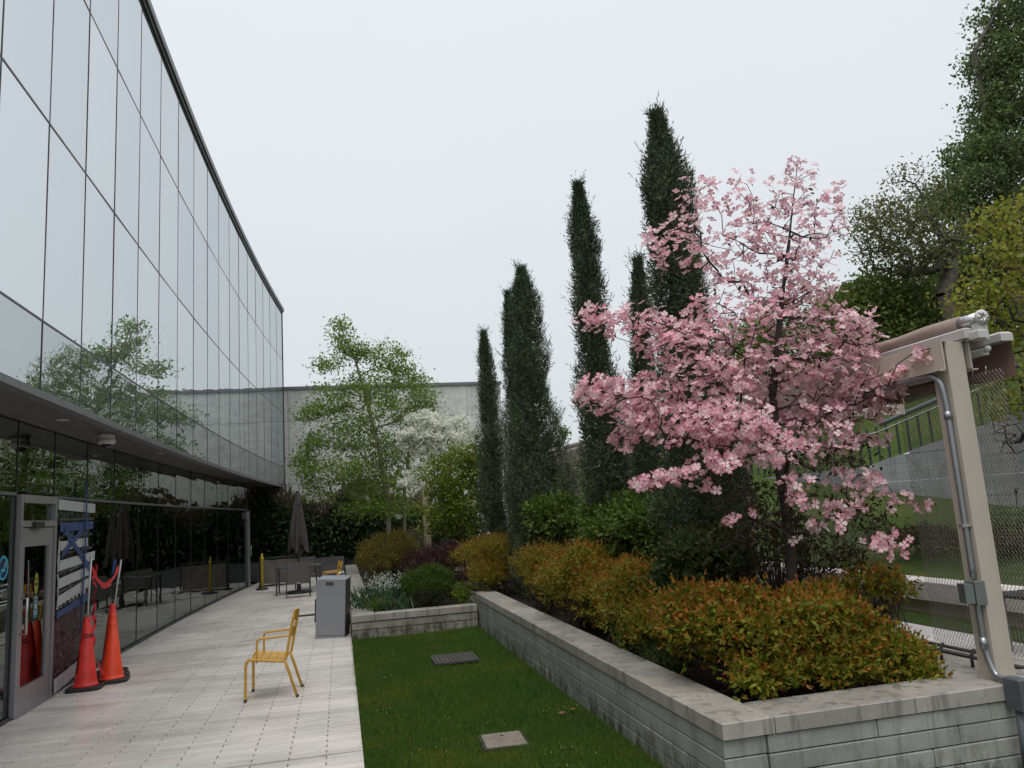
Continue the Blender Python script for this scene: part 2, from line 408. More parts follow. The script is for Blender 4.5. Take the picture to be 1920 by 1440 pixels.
MAPLE = ([(0, 0, 0), (.16, .2, .03), (.50, .42, -.04), (.24, .52, .02), (.30, .88, -.05), (0, .72, .02), (-.30, .88, -.05), (-.24, .52, .02), (-.50, .42, -.04), (-.16, .2, .03)],
         [(0, 1, 3), (1, 2, 3), (0, 3, 5), (3, 4, 5), (0, 5, 7), (5, 6, 7), (0, 7, 9), (7, 8, 9)])
def leaves(name, tpl, pos, dirs, size, mat, parent=None, nrm=None, kind='stuff', mi=None):
    V, F = scatter(tpl[0], tpl[1], np.asarray(pos), basis(np.asarray(dirs), nrm), np.asarray(size))
    if mi is not None: mi = np.repeat(mi, len(tpl[1]))
    o = link(name, npmesh(name, V, F, mat, mi), parent)
    if kind: o['kind'] = kind
    return o
def balls(n, blobs):
    """points in a union of ellipsoids (cx,cy,cz,rx,ry,rz,weight)"""
    w = np.array([b[6] if len(b) > 6 else b[3]*b[4]*b[5] for b in blobs], float); w /= w.sum()
    ix = rng.choice(len(blobs), n, p=w); B = np.array([b[:6] for b in blobs], float)[ix]
    d = unit(rng.normal(size=(n, 3))); r = rng.random(n)[:, None]**(1/3.)
    return B[:, :3] + d*r*B[:, 3:6], d, ix
def shell(n, blobs, thick=.25):
    w = np.array([b[3]*b[5] for b in blobs], float); w /= w.sum()
    ix = rng.choice(len(blobs), n, p=w); B = np.array([b[:6] for b in blobs], float)[ix]
    d = unit(rng.normal(size=(n, 3))); d[:, 2] = np.abs(d[:, 2])*np.where(rng.random(n) < .8, 1, -1)
    r = 1 - thick*rng.random(n)[:, None]**1.5
    return B[:, :3] + d*r*B[:, 3:6], unit(d/B[:, 3:6]), ix

# --- skeleton: connect target points to a trunk, pipe-model radii
def skeleton(trunk, targets, step=.35, tip=.004, expo=.45, up=.25, wob=.12, rbase=None):
    P = [np.array(trunk[0], float)]; par = [-1]
    for q in trunk[1:]:
        q = np.array(q, float); a = P[-1]; k_ = max(1, int(np.linalg.norm(q-a)/step))
        for i in range(1, k_+1):
            P.append(a + (q-a)*i/k_ + (rng.normal(size=3)*wob*.12*step if i < k_ else 0)); par.append(len(P)-2)
    t0 = np.array(trunk[0], float)
    T = np.array(targets, float)
    tr = np.array(P)
    dmin = np.min(np.linalg.norm(T[:, None]-tr[None], axis=2), axis=1)
    ends = []
    for i in np.argsort(dmin):
        t = T[i]; A_ = np.array(P); dv = t-A_; dist = np.linalg.norm(dv, axis=1)
        pen = dist*(1 + .9*np.clip(-dv[:, 2]/np.maximum(dist, 1e-6)+.0, 0, 1)) ; pen[0] += 1
        j = int(np.argmin(pen)); a = A_[j]; L = dist[j]
        if L < 1e-3: ends.append(j); continue
        k_ = max(1, int(round(L/step))); prev = j
        for q in range(1, k_+1):
            f = q/k_; p = a + (t-a)*f
            p[2] += -up*L*.5*math.sin(math.pi*f) if up > 0 else -up*L*.5*math.sin(math.pi*f)
            if q < k_: p += rng.normal(size=3)*wob*step
            P.append(p); par.append(prev); prev = len(P)-1
        ends.append(prev)
    P = np.array(P); par = np.array(par)
    cnt = np.zeros(len(P))
    ch = np.bincount(par[par >= 0], minlength=len(P)); cnt[ch == 0] = 1
    for i in range(len(P)-1, 0, -1): cnt[par[i]] += cnt[i]
    r = tip*cnt**expo
    if rbase: r = np.minimum(r*(rbase/max(r[0], 1e-6))**(np.clip(cnt/cnt[0], 0, 1)**.5), rbase)
    return P, par, r, ends
def skel_obj(name, sk, mat, parent, minr=0., sides=5):
    P, par, r, _ = sk
    idx = np.where((par >= 0) & (r >= minr))[0]
    a = P[par[idx]]; b = P[idx]; ra = np.minimum(r[par[idx]], r[idx]*1.35); rb = r[idx]
    d = unit(b-a); u = unit(np.cross(d, np.tile([[.31, .17, .93]], (len(d), 1)))); w = np.cross(d, u)
    th = np.arange(sides)*2*np.pi/sides
    ring = (np.cos(th)[None, :, None]*u[:, None] + np.sin(th)[None, :, None]*w[:, None])
    V = np.concatenate([a[:, None]+ring*ra[:, None, None], b[:, None]+ring*rb[:, None, None]], axis=1)
    F = np.array([[j, (j+1) % sides, sides+(j+1) % sides, sides+j] for j in range(sides)])
    FF = F[None] + (np.arange(len(idx))*2*sides)[:, None, None]
    me = npmesh(name, V.reshape(-1, 3), FF.reshape(-1, 4), mat)
    me.polygons.foreach_set('use_smooth', [True]*len(me.polygons))
    return link(name, me, parent)

# ================================================================== GROUND & SETTING
def sheet(name, x0, x1, y0, y1, z, mat): 
    b = MB(); b.add([(x0, y0, z), (x1, y0, z), (x1, y1, z), (x0, y1, z)], [(0, 1, 2, 3)]); return tag(b.build(name, mat), kind='structure')
sheet('ground', -400, 400, -400, 400, -.30, 'ground')
LX0, WX = .145, 2.2           # lawn left edge, long wall face
def lawn_h(x, y): return 0.012*math.sin(x*2.1+y*.7) - .008
# lawn with undulation
b = MB(); nx, ny = 26, 60
xs = [LX0 + (9.0-LX0)*(i/nx)**1.6 for i in range(nx+1)]; ys = [-4 + (13.25+4)*j/ny for j in range(ny+1)]
vs = [(x, y, lawn_h(x, y)-.018) for y in ys for x in xs]
b.add(vs, [(j*(nx+1)+i, j*(nx+1)+i+1, (j+1)*(nx+1)+i+1, (j+1)*(nx+1)+i) for j in range(ny) for i in range(nx)], 0, True)
lawn = tag(b.build('lawn', 'turf'), kind='structure')

def xb(y): return -3.48 + (y-11.5)**2/320 if y > 11.5 else -3.48 + (y-11.5)**2/2600      # ground-floor glass line
def xo(y): return -2.75 + (y-11.5)**2/440 if y > 11.5 else -2.75 + (y-11.5)**2/2600      # overhanging facade line

# paving
PAVE_Y1 = 28.0
pv = D.objects.new('paving', None); COL.objects.link(pv); tag(pv, kind='structure')
bb = MB(); bb.add([(-12, -6, -.055), (.13, -6, -.055), (.13, 30, -.055), (-12, 30, -.055)], [(0, 1, 2, 3)])
bb.build('joint_bed', 'joint', pv)
PL, PWD, GAP = .59, .0815, .010
pm = MB().bbox(0, PL-GAP, 0, PWD-GAP, -.05, 0, .003).mesh('paver', 'paving')
slots = []; halves = []; yy = -1.0; r_ = 0
drains = {96, 148, 196}
while yy < PAVE_Y1:
    row = int(round((yy+1)/PWD))
    wgap = .022 if row in drains else 0
    xr = .135; off = (row % 2)*PL/2
    x = xr
    first = True
    while x > xb(yy)-.02:
        L = PL/2 if (first and off) else PL
        first = False
        x0 = x-L
        slots.append((x0, yy+wgap, L, PWD-GAP-wgap)); x = x0
    yy += PWD
full = [s_ for s_ in slots if abs(s_[2]-PL) < 1e-6 and s_[3] > .07 and s_[0] > xb(s_[1])+.01]
vis = []
for s_ in full:
    d = Vector((s_[0]+PL/2, s_[1], 0))-CAMP; zc = d.dot(CW); px = 960+FPX*d.dot(CR)/zc; py = 720-FPX*d.dot(CU)/zc
    if zc > 1 and 0 < px < 1920 and py < 1450: vis.append((zc, s_))
vis.sort(key=lambda q: q[0]); near = set(q[1] for q in vis[:300])
for s_ in near:
    o = link('paver', pm, pv, (s_[0]+GAP, s_[1], random.uniform(-.0015, .0015)))
b = MB()
for s_ in slots:
    if s_ in near: continue
    z = random.uniform(-.0015, .0015); x0 = max(s_[0], xb(s_[1])-.01)
    if s_[0]+s_[2] > x0+.03: b.bbox(x0+GAP, s_[0]+s_[2], s_[1], s_[1]+s_[3], -.05, z, .002)
tag(b.build('paver', 'paving', pv), kind='stuff')

# ------------------------------------------------------------------ retaining walls
def wall_run(wall, axis, fixed, a0, a1, courses, mat, depth=.3, blen=.75, seed=1, sgn=1, face_out=0):
    """courses: list of (z0,z1,proud). axis 'y': face at x=fixed, body behind to +x. axis 'x': face at y=fixed, body to +y"""
    R_ = random.Random(seed)
    for ci, (z0, z1, pr) in enumerate(courses):
        a = a0 - (R_.random()*.5*blen if ci % 2 else 0)
        while a < a1:
            L = blen*R_.choice([.8, 1, 1, 1.3, 1.6]); s0, s1 = max(a, a0), min(a+L, a1); a += L
            if s1-s0 < .05: continue
            p = pr + R_.uniform(-.002, .002)
            if axis == 'y': g_ = MB().bbox(0, depth+p, 0, s1-s0-.006, 0, z1-z0-.009, .008); loc = (fixed-p, s0, z0)
            else: g_ = MB().bbox(0, s1-s0-.006, 0, depth+p, 0, z1-z0-.009, .008); loc = (s0, fixed-p, z0)
            g_.build('block', mat, wall, loc)
def caps(wall, x0, x1, y0, y1, z0, z1, n, axis, mat='stone_cap'):
    for i in range(n):
        f0, f1 = i/n, (i+1)/n
        if axis == 'y': MB().bbox(x0, x1-.0, y0+(y1-y0)*f0, y0+(y1-y0)*f1-.006, z0, z1, .006).build('cap_stone', mat, wall)
        else: MB().bbox(x0+(x1-x0)*f0, x0+(x1-x0)*f1-.006, y0, y1, z0, z1, .006).build('cap_stone', mat, wall)
lw = empty('planter_wall', (WX, 4.5, 0), 'long grey stone retaining wall with a wide cap running along the lawn', 'wall')
def kid(o, parent): o.parent = parent; o.matrix_parent_inverse = parent.matrix_world.inverted(); return o
lw.location = (0, 0, 0)
CZ = .425
cr = [(-.10, .085, 0), (.085, .20, .0), (.20, .315, .0), (.315, CZ, .0)]
wall_run(lw, 'y', WX+.012, 4.53, 13.36, cr, 'stone_block', .28, .8, 3)
MB().box(WX+.03, 2.5, 4.56, 13.3, -.1, .42).build('mortar', 'joint', lw)
caps(lw, WX, 2.545, 4.50, 13.4, CZ, .52, 6, 'y')
fw = empty('front_planter_wall', (0, 0, 0), 'low grey stone wall closing the near end of the planter beside the beige post', 'wall')
wall_run(fw, 'x', 4.515, 2.500, 7.4, cr, 'stone_block', .28, .85, 5)
MB().box(2.56, 7.4, 4.53, 4.8, -.1, .42).build('mortar', 'joint', fw)
xs = [2.552, 3.55, 4.72, 5.9, 7.4]
for a, c_ in zip(xs, xs[1:]): MB().bbox(a, c_-.006, 4.50, 4.88, CZ, .52, .006).build('cap_stone', 'stone_cap', fw)
# slab carrying the pergola
sb = empty('pergola_slab', (0, 0, 0), 'pale concrete slab edge behind the planter that carries the beige posts', 'slab')
for i in range(9):
    y0 = 4.886 + i*1.6
    MB().bbox(4.08, 4.95, y0, y0+1.594, .2, .52, .006).build('slab_piece', 'stone_cap', sb)
# end wall of far bed
ew = empty('bed_wall', (0, 0, 0), 'short mossy stone wall closing the far end of the lawn below the yew ball', 'wall')
wall_run(ew, 'x', 13.02, .15, 2.19, [(-.1, .12, 0), (.12, .235, .005)], 'stone_end', .25, .62, 9)
MB().box(.17, 2.19, 13.05, 13.25, -.1, .23).build('mortar', 'joint', ew)
for a, c_ in ((.52, 1.55), (1.556, 2.185)): MB().bbox(a, c_, 13.0, 13.27, .24, .345, .006).build('cap_stone', 'stone_cap', ew)
sw = empty('side_bed_wall', (0, 0, 0), 'low stone ledge of wide damp slabs between the paved terrace and the far bed', 'wall')
wall_run(sw, 'y', .15, 13.02, 27.5, [(-.1, .12, .0), (.12, .235, 0)], 'stone_block', .25, .9, 4)
for i in range(14):
    y0 = 13.0+i*1.04; MB().bbox(.145, .513, y0, y0+1.032, .24, .345+random.uniform(-.003, .003), .006).build('cap_stone', 'stone_cap', sw)
# soil
s1 = MB().add([(2.5, 4.8, .40), (4.1, 4.8, .40), (4.1, 20, .40), (2.5, 20, .40)], [(0, 1, 2, 3)]).build('planting_soil', 'soil'); tag(s1, kind='structure')
s2 = MB().add([(.45, 13.2, .26), (2.5, 13.2, .26), (2.5, 28, .26), (.45, 28, .26)], [(0, 1, 2, 3)]).build('bed_soil', 'soil'); tag(s2, kind='structure')
# patio, ledge, lawns beyond
sheet('patio', 4.9, 5.62, 3.0, 34, .47, 'patio_concrete'); sheet('lawn_strip', 5.622, 6.3, 3.0, 34, .475, 'far_turf')
tag(MB().bbox(2.2, 4.95, 13.42, 34, .1, .34, .01).build('path', 'stone_cap'), kind='structure')
led = empty('patio_wall', (0, 0, 0), 'low concrete seat wall with a pale top between the patio and the sloping lawn', 'wall')
for i in range(10):
    y0 = 2.0+i*2.4; MB().bbox(6.12, 6.42, y0, y0+2.39, .62, .82, .01).build('cap_stone', 'patio_concrete', led); MB().box(6.16, 6.40, y0, y0+2.39, .4, .62).build('wall_panel', 'post_wood', led)
b = MB(); nx, ny = 14, 30
vs = []
for j in range(ny+1):
    y = 1+j*2.6
    for i in range(nx+1):
        t = i/nx; x = 6.42+5.6*t; zb = 1.25+.12*(y-11.0) if y > 11 else 1.25
        vs.append((x, y, .72+(min(zb, 2.6)-.72)*t**1.2+.03*math.sin(x*2+y)))
b.add(vs, [(j*(nx+1)+i, j*(nx+1)+i+1, (j+1)*(nx+1)+i+1, (j+1)*(nx+1)+i) for j in range(ny) for i in range(nx)], 0, True)
tag(b.build('lawn_slope', 'far_turf'), kind='structure')
b = MB(); vs = []; nx, ny = 24, 40
for j in range(ny+1):
    y = -4+j*1.9
    for i in range(nx+1):
        t = i/nx; x = 12.0+70*t**1.7
        z0 = 3.0-.16*(y-11.4) if y > 11.4 else 3.0
        z0 = max(z0, min(1.25+.12*(y-11), 2.6)-.03, 2.15)
        vs.append((x, y, z0+min((x-12)*.30, 6.5)+.25*math.sin(x*.5+y*.3)*min(1, (x-12)/5)))
b.add(vs, [(j*(nx+1)+i, j*(nx+1)+i+1, (j+1)*(nx+1)+i+1, (j+1)*(nx+1)+i) for j in range(ny) for i in range(nx)], 0, True)
tag(b.build('hillside', 'far_turf'), kind='structure')
rw = empty('ramp_wall', (0, 0, 0), 'board marked concrete retaining wall below the fence on the grassy slope', 'wall')
R_ = random.Random(3)
def rtop(y): return max(3.0-.16*max(0, y-11.4), 2.3)
for ci in range(13):                                   # board-marked courses, cut off along the sloping top
    z0 = .6+ci*.19
    for y0 in (-2, 1.6, 5.2, 8.8, 12.4, 16, 19.6, 23.2, 26.8):
        ys_ = [y0+3.595*q/12 for q in range(13)]; tp_ = [min(z0+.186, rtop(y)) for y in ys_]
        ok = [q for q in range(13) if tp_[q] > z0+.005]
        if len(ok) < 2: continue
        x0 = 11.92-R_.uniform(0, .012); b = MB(); vs = []
        for q in ok: vs += [(x0, ys_[q], z0), (x0, ys_[q], tp_[q]), (12.1, ys_[q], tp_[q]), (12.1, ys_[q], z0)]
        fs = [(4*q+r, 4*q+4+r, 4*q+4+(r+1) % 4, 4*q+(r+1) % 4) for q in range(len(ok)-1) for r in range(4)]
        fs += [(0, 1, 2, 3), tuple(4*(len(ok)-1)+r for r in (3, 2, 1, 0))]
        b.add(vs, fs).build('board_course', 'ramp_concrete', rw)

# ------------------------------------------------------------------ back wall
bw = empty('concrete_building', (0, 0, 0), 'pale concrete panel building closing the far end of the terrace behind the birch', 'building')
xs = [-6, -3.2, -1.86, -.95+.35, .9, 2.35, 3.8, 5.25, 6.7]
R_ = random.Random(8)
for a, c_ in zip(xs, xs[1:]):
    for (z0, z1) in ((0, 3.36), (3.375, 5.8), (5.815, 7.05)):
        MB().box(a+.006, c_-.006, 31.0+R_.uniform(0, .012), 31.3, z0, z1).build('wall_panel', 'panel_concrete', bw)
MB().box(-6, 6.7, 31.05, 40, 0, 7.0).build('wall', 'dark_concrete', bw)
MB().box(-6, 6.75, 30.94, 31.35, 7.052, 7.17).build('coping', 'metal_edge', bw)

# ------------------------------------------------------------------ glass building
gb = empty('glass_building', (0, 0, 0), 'long curved glass curtain wall building overhanging the terrace on the left', 'building')
Yu = [1.6, 2.5, 3.5, 4.55, 5.7, 6.85, 8.01, 9.17, 10.35, 11.58, 12.9, 14.3, 15.73, 17.19, 18.55]
while Yu[-1] < 30: Yu.append(Yu[-1]+1.445)
Yu = Yu[:23]; YE = Yu[-1]
ZL = [3.26, 3.95, 6.0, 8.05, 9.93]
def strip(fx, ys, z0, z1, off=0.):      # thin vertical ribbon following facade
    pass
def pane(name, fx, y0, y1, z0, z1, mat, inset=.006, off=0., th=.02):
    xa, xc = fx(y0)-off, fx(y1)-off; ym = (y0+y1)/2; xm = (xa+xc)/2
    L = math.hypot(xc-xa, y1-y0); o = MB().box(-th, 0, -L/2+inset, L/2-inset, -(z1-z0)/2+inset, (z1-z0)/2-inset).build(name, mat, gb, (xm, ym, (z0+z1)/2))
    o.rotation_euler = (0, 0, -math.atan2(xc-xa, y1-y0)); return o
R_ = random.Random(5)
for i in range(len(Yu)-1):
    for j in range(4):
        o = pane('glass_pane', xo, Yu[i], Yu[i+1], ZL[j], ZL[j+1], 'glass_spandrel' if j == 0 else 'glass_upper')
        o.rotation_euler.z += R_.uniform(-.0022, .0022); o.rotation_euler.y = R_.uniform(-.0010, .0010)
for y in Yu[:-1]:
    o = MB().box(-.06, .005, -.007, .007, ZL[0], ZL[-1]).build('mullion', 'mullion_dark', gb, (xo(y), y, 0))
def ribbon(name, fx, y0, y1, z0, z1, xa, xc, mat, n=40):
    b = MB(); ys = [y0+(y1-y0)*i/n for i in range(n+1)]
    vs = []
    for y in ys:
        x = fx(y); vs += [(x+xa, y, z0), (x+xc, y, z0), (x+xc, y, z1), (x+xa, y, z1)]
    fs = []
    for i in range(n):
        for j in range(4): k_ = (j+1) % 4; fs.append((i*4+j, (i+1)*4+j, (i+1)*4+k_, i*4+k_))
    fs += [(0, 1, 2, 3), (n*4+3, n*4+2, n*4+1, n*4)]
    return b.add(vs, fs).build(name, mat, gb)
for z in ZL[1:4]: ribbon('transom', xo, 1.6, YE, z-.011, z+.011, -.05, .004, 'mullion_dark')
ribbon('bottom_trim', xo, 1.6, YE, 3.19, 3.262, -.10, .03, 'metal_edge')
ribbon('roof_coping', xo, 1.6, YE+.05, 9.985, 10.12, -.5, .07, 'metal_edge')
ribbon('roof_shadow_gap', xo, 1.6, YE, 9.90, 9.983, -.3, .035, 'mullion_dark')
ribbon('soffit', xo, 1.6, YE-.01, 3.20, 3.255, -2.6, -.105, 'soffit')
ribbon('upper_body', xo, 1.6, YE-.02, 3.26, 9.9, -9, -.07, 'interior_dark')
MB().box(xo(YE)-8.9, xo(YE)+.012, YE+.002, YE+.06, 3.19, 9.98).build('end_panel', 'metal_edge', gb)
MB().box(xo(YE)-.02, xo(YE)+.016, YE-.06, YE+.065, 3.18, 9.982).build('corner_trim', 'mullion_dark', gb)
# ground floor
Yl = [1.6, 2.6, 3.7, 4.8, 6.0, 7.2, 8.4, 9.55, 10.72, 12.02, 13.36, 14.76, 16.15, 17.55, 18.95, 20.35, 21.75, 23.15, 24.5, 25.75]
for i in range(len(Yl)-1):
    door_bay = abs(Yl[i]-9.55) < .01
    if not door_bay:
        o = pane('glass_pane', xb, Yl[i], Yl[i+1], .05, 2.36, 'glass_lower'); o.rotation_euler.z += R_.uniform(-.002, .002)
    o = pane('glass_pane', xb, Yl[i], Yl[i+1], 2.40, 3.19, 'glass_clerestory'); o.rotation_euler.z += R_.uniform(-.003, .003)
for y in Yl: MB().box(-.05, .007, -.007, .007, .0, 3.2).build('mullion', 'mullion_dark', gb, (xb(y), y, 0))
ribbon('transom', xb, 1.6, 9.54, 2.365, 2.40, -.05, .012, 'metal_edge')
ribbon('transom', xb, 10.73, 25.75, 2.365, 2.40, -.05, .012, 'metal_edge')
ribbon('sill', xb, 1.6, 9.54, -.05, .045, -.08, .03, 'mullion_dark')
ribbon('sill', xb, 10.73, 25.75, -.05, .045, -.08, .03, 'mullion_dark')
ribbon('floor', xb, 1.6, 27, -.05, -.002, -6.5, -.085, 'interior_floor')
ribbon('inner_wall', xb, 1.6, 27, 0, 3.2, -6.6, -6.4, 'interior_dark')
MB().box(-10, xb(25.76)-.01, 25.80, 25.95, 0, 3.19).build('end_wall', 'interior_dark', gb)
MB().box(-10, -3.3, 1.4, 1.6, 0, 3.19).build('end_wall', 'interior_dark', gb)
for y in (12.4, 16.6, 20.8): MB().lathe([(.22, 0), (.22, 3.19)], (-4.9, y, 0), 16).build('column', 'interior_dark', gb)
for (y, z0, z1) in ((13.6, 1.55, 2.05), (15.6, 1.55, 2.05)): MB().box(-5.4, -5.3, y, y+.9, z0, z1).build('wood_panel', 'interior_wood', gb)
# end door post
dr2 = MB().box(-.06, .05, -.05, .05, 0, 2.35).build('door_frame', 'door_metal', gb, (xb(25.85)+.02, 25.85, 0))
MB().box(-.04, .06, -.3, -.05, 2.1, 2.3).build('door_closer', 'door_metal', dr2)
MB().tube([(.06, -.35, .95), (.12, -.35, .97), (.12, -.35, 1.25), (.06, -.35, 1.27)], .012, 8).build('handle', 'steel', dr2)
# near door
DX = xb(10.1)+.004; y0, y1 = 9.575, 10.70
dr = MB().box(DX-.05, DX+.05, y0, y0+.06, 0, 2.38).box(DX-.05, DX+.05, y1-.06, y1, 0, 2.38).box(DX-.05, DX+.055, y0+.06, y1-.06, 2.29, 2.38).box(DX-.05, DX+.05, y0+.06, y1-.06, 2.02, 2.09).build('door', 'door_metal', gb)
MB().box(DX-.01, DX+.0, y0+.065, y1-.065, 2.095, 2.285).build('transom_pane', 'glass_lower', dr)
a, c_ = y0+.075, y1-.075
lf = MB().box(DX-.02, DX+.03, a, a+.11, .01, 2.01).box(DX-.02, DX+.03, c_-.11, c_, .01, 2.01).box(DX-.02, DX+.03, a+.11, c_-.11, .01, .28).box(DX-.02, DX+.03, a+.11, c_-.11, 1.80, 2.01).build('door_leaf', 'door_metal', dr)
MB().box(DX, DX+.008, a+.11, c_-.11, .28, 1.80).build('door_pane', 'glass_lower', dr)
MB().tube([(DX+.03, a+.06, .86), (DX+.09, a+.06, .86), (DX+.09, a+.06, 1.24), (DX+.03, a+.06, 1.24)], .013, 8).build('handle', 'steel', dr)
MB().box(DX+.03, DX+.09, a+.25, a+.52, 2.0, 2.075).build('sensor', 'frame_black', dr)
MB().box(DX-.05, DX+.07, y0, y1, -.001, .012).build('threshold', 'steel', dr)
# stickers on the door pane
def disc(b, c, ry, rz, n=28, r0=0., mi=0, dx=0):
    vs = []; fs = []
    for j in range(n):
        t = 2*math.pi*j/n
        vs.append((c[0]+dx, c[1]+ry*math.cos(t), c[2]+rz*math.sin(t)))
        if r0: vs.append((c[0]+dx, c[1]+ry*r0*math.cos(t), c[2]+rz*r0*math.sin(t)))
    if r0: fs = [(2*j, (2*j+2) % (2*n), (2*j+3) % (2*n), 2*j+1) for j in range(n)]
    else: fs = [tuple(range(n))]
    b.add(vs, fs, mi); return b
b = disc(MB(), (DX+.0105, a+.55, 1.37), .062, .125); b.box(DX+.011, DX+.0125, a+.505, a+.595, 1.35, 1.375, 1).box(DX+.011, DX+.0125, a+.515, a+.585, 1.41, 1.425, 1)
tag(b.build('door_sticker', ['sign_yellow', 'frame_black'], dr), 'yellow oval sticker')
b = MB().box(DX+.0095, DX+.0115, a+.48, a+.61, .98, 1.23)
for z in (1.20, 1.16, 1.05, 1.02): b.box(DX+.0117, DX+.0125, a+.495, a+.595, z, z+.012, 1)
b.box(DX+.0117, DX+.0125, a+.515, a+.575, 1.085, 1.14, 1)
tag(b.build('door_sticker', ['sign_teal', 'print_white'], dr), 'teal notice with pale print')
# no smoking decal on the pane left of the door
SX = xb(9.3)+.006; cy_, cz_ = 9.27, 1.60
b = disc(MB(), (SX, cy_, cz_), .115, .115); 
disc(b, (SX, cy_, cz_), .128, .128, 32, .80, 1, .003)
mt = Matrix.Translation((SX+.005, cy_, cz_)) @ Matrix.Rotation(rad(45), 4, 'X'); b.obox(mt, .002, .20, .02, 1)
mt = Matrix.Translation((SX+.004, cy_-.01, cz_-.025)); b.obox(mt, .002, .10, .026, 1)
b.obox(Matrix.Translation((SX+.004, cy_+.045, cz_-.025)), .002, .012, .026, 1)
b.tube([(SX+.006, cy_+.045, cz_+.0), (SX+.006, cy_+.06, cz_+.02), (SX+.006, cy_+.04, cz_+.04), (SX+.006, cy_+.055, cz_+.06)], .005, 5, 2)
b.build('no_smoking_decal', ['sign_navy', 'sky_blue', 'print_white'], gb)
def text(body, size, loc, rot, mat, name, parent, ext=.0008, bold=False, align='LEFT'):
    cu = D.curves.new(name, 'FONT'); cu.body = body; cu.size = size; cu.extrude = ext; cu.align_x = align; cu.resolution_u = 2
    if bold: cu.offset = size*.02
    to = D.objects.new(name, cu); COL.objects.link(to); to.rotation_euler = rot; to.location = loc
    dg = bpy.context.evaluated_depsgraph_get(); dg.update()
    me = D.meshes.new_from_object(to.evaluated_get(dg)); mw = to.matrix_basis.copy(); D.objects.remove(to); D.curves.remove(cu)
    me.transform(mw); me.materials.clear(); me.materials.append(M(mat)); return link(name, me, parent)
FR = (rad(90), 0, rad(90))
for i, (tx, sz) in enumerate((("This is a smoke", .046), ("free space all", .046), ("around", .046))):
    text(tx, sz, (SX+.004, cy_-.14, 1.41-.052*i), FR, 'print_white', 'decal_text', gb)
for i in range(2): MB().box(SX+.002, SX+.004, cy_-.14, cy_+.13, 1.245-.035*i, 1.257-.035*i).build('decal_text', 'print_white', gb)

# ------------------------------------------------------------------ security camera under the soffit
scm = empty('security_camera', (-2.98, 11.05, 3.2), 'white dome camera hanging under the dark soffit of the glass building', 'camera')
MB().lathe([(.105, 0), (.105, -.06), (.098, -.062), (.098, -.075), (.11, -.08), (.112, -.13), (.095, -.145)][::-1]).build('housing', 'camera_white', scm)
MB().lathe([(.0, -.20), (.035, -.192), (.056, -.17), (.06, -.14)]).build('dome', 'lens_black', scm)
cl = empty('ceiling_light', (-3.05, 9.6, 3.197), 'small round recessed downlight in the soffit nearest the door', 'light')
MB().lathe([(.0, -.004), (.07, -.004), (.075, 0)]).build('trim', 'camera_white', cl)
cl2 = empty('ceiling_light', (-2.98, 14.2, 3.197), 'small round recessed downlight in the soffit beyond the dome camera', 'light')
MB().lathe([(.0, -.004), (.07, -.004), (.075, 0)]).build('trim', 'camera_white', cl2)

# ------------------------------------------------------------------ taped plastic cover on the broken pane
ts = empty('taped_cover', (xb(11.4), 10.75, 0), 'broken pane beside the door covered in plastic sheeting and white, black and blue tape', 'cover')
def on(y, z, d): return Vector((xb(y)+d-ts.location.x, y-ts.location.y, z))
def sheetgrid(y0, y1, f0, f1, d, mat, name, amp=.01, n=14, mm=6, lab=None):
    b = MB(); vs = []
    for j in range(mm+1):
        for i in range(n+1):
            y = y0+(y1-y0)*i/n; za, zc = f0(y), f1(y); z = za+(zc-za)*j/mm
            vs.append(on(y, z, d+amp*(random.random()-.5)+.004*math.sin(y*30+z*9)))
    b.add(vs, [(j*(n+1)+i, j*(n+1)+i+1, (j+1)*(n+1)+i+1, (j+1)*(n+1)+i) for j in range(mm) for i in range(n)], 0, False)
    o = b.build(name, mat, ts)
    if lab: o['label'] = lab
    return o
sheetgrid(10.78, 12.0, lambda y: .16, lambda y: 1.10, .02, 'plastic_film', 'plastic_sheet', .03, 24, 20)
sheetgrid(10.76, 12.1, lambda y: 1.10, lambda y: 2.3, .018, 'tape_black', 'plastic_sheet', .02, 24, 20, 'black plastic behind the upper strips')
def tape(y0, y1, za0, za1, w, d, mat, lab=None, amp=.004):
    g_ = lambda y: za0+(za1-za0)*(y-y0)/(y1-y0)
    return sheetgrid(y0, y1, lambda y: g_(y)-w/2, lambda y: g_(y)+w/2, d, mat, 'tape_strip', amp, 16, 3, lab)
tape(10.76, 12.25, 2.29, 2.26, .13, .05, 'tape_white')
tape(10.84, 11.95, 1.77, 1.80, .115, .05, 'tape_white')
tape(10.84, 12.28, 1.53, 1.60, .125, .05, 'tape_white')
tape(10.82, 12.10, 1.31, 1.41, .125, .05, 'tape_white')
tape(10.82, 12.10, 1.10, 1.25, .125, .05, 'tape_white')
tape(10.79, 12.02, .935, 1.05, .085, .055, 'tape_blue', 'long sloping strip of blue tape')
tape(10.78, 11.95, .10, .20, .17, .05, 'tape_white')
tape(10.80, 12.15, 2.0, 2.03, .11, .058, 'tape_blue', 'blue strip above the cross')
tape(10.95, 12.05, 1.97, 1.42, .085, .066, 'tape_blue', 'blue diagonal of the cross')
tape(10.88, 11.7, 1.66, 1.97, .085, .062, 'tape_blue', 'blue diagonal of the cross')
for (za, zc) in ((2.10, 2.12), (1.88, 1.90), (1.66, 1.72), (1.44, 1.50), (1.20, 1.32), (1.02, 1.10)):
    tape(10.78, 12.0+random.random()*.2, za, zc, .035, .045, 'tape_black', 'torn black tape', .02)
for yy_ in (10.80, ): sheetgrid(yy_, yy_+.05, lambda y: 1.0, lambda y: 1.85, .045, 'tape_white', 'tape_strip', .004, 2, 12)
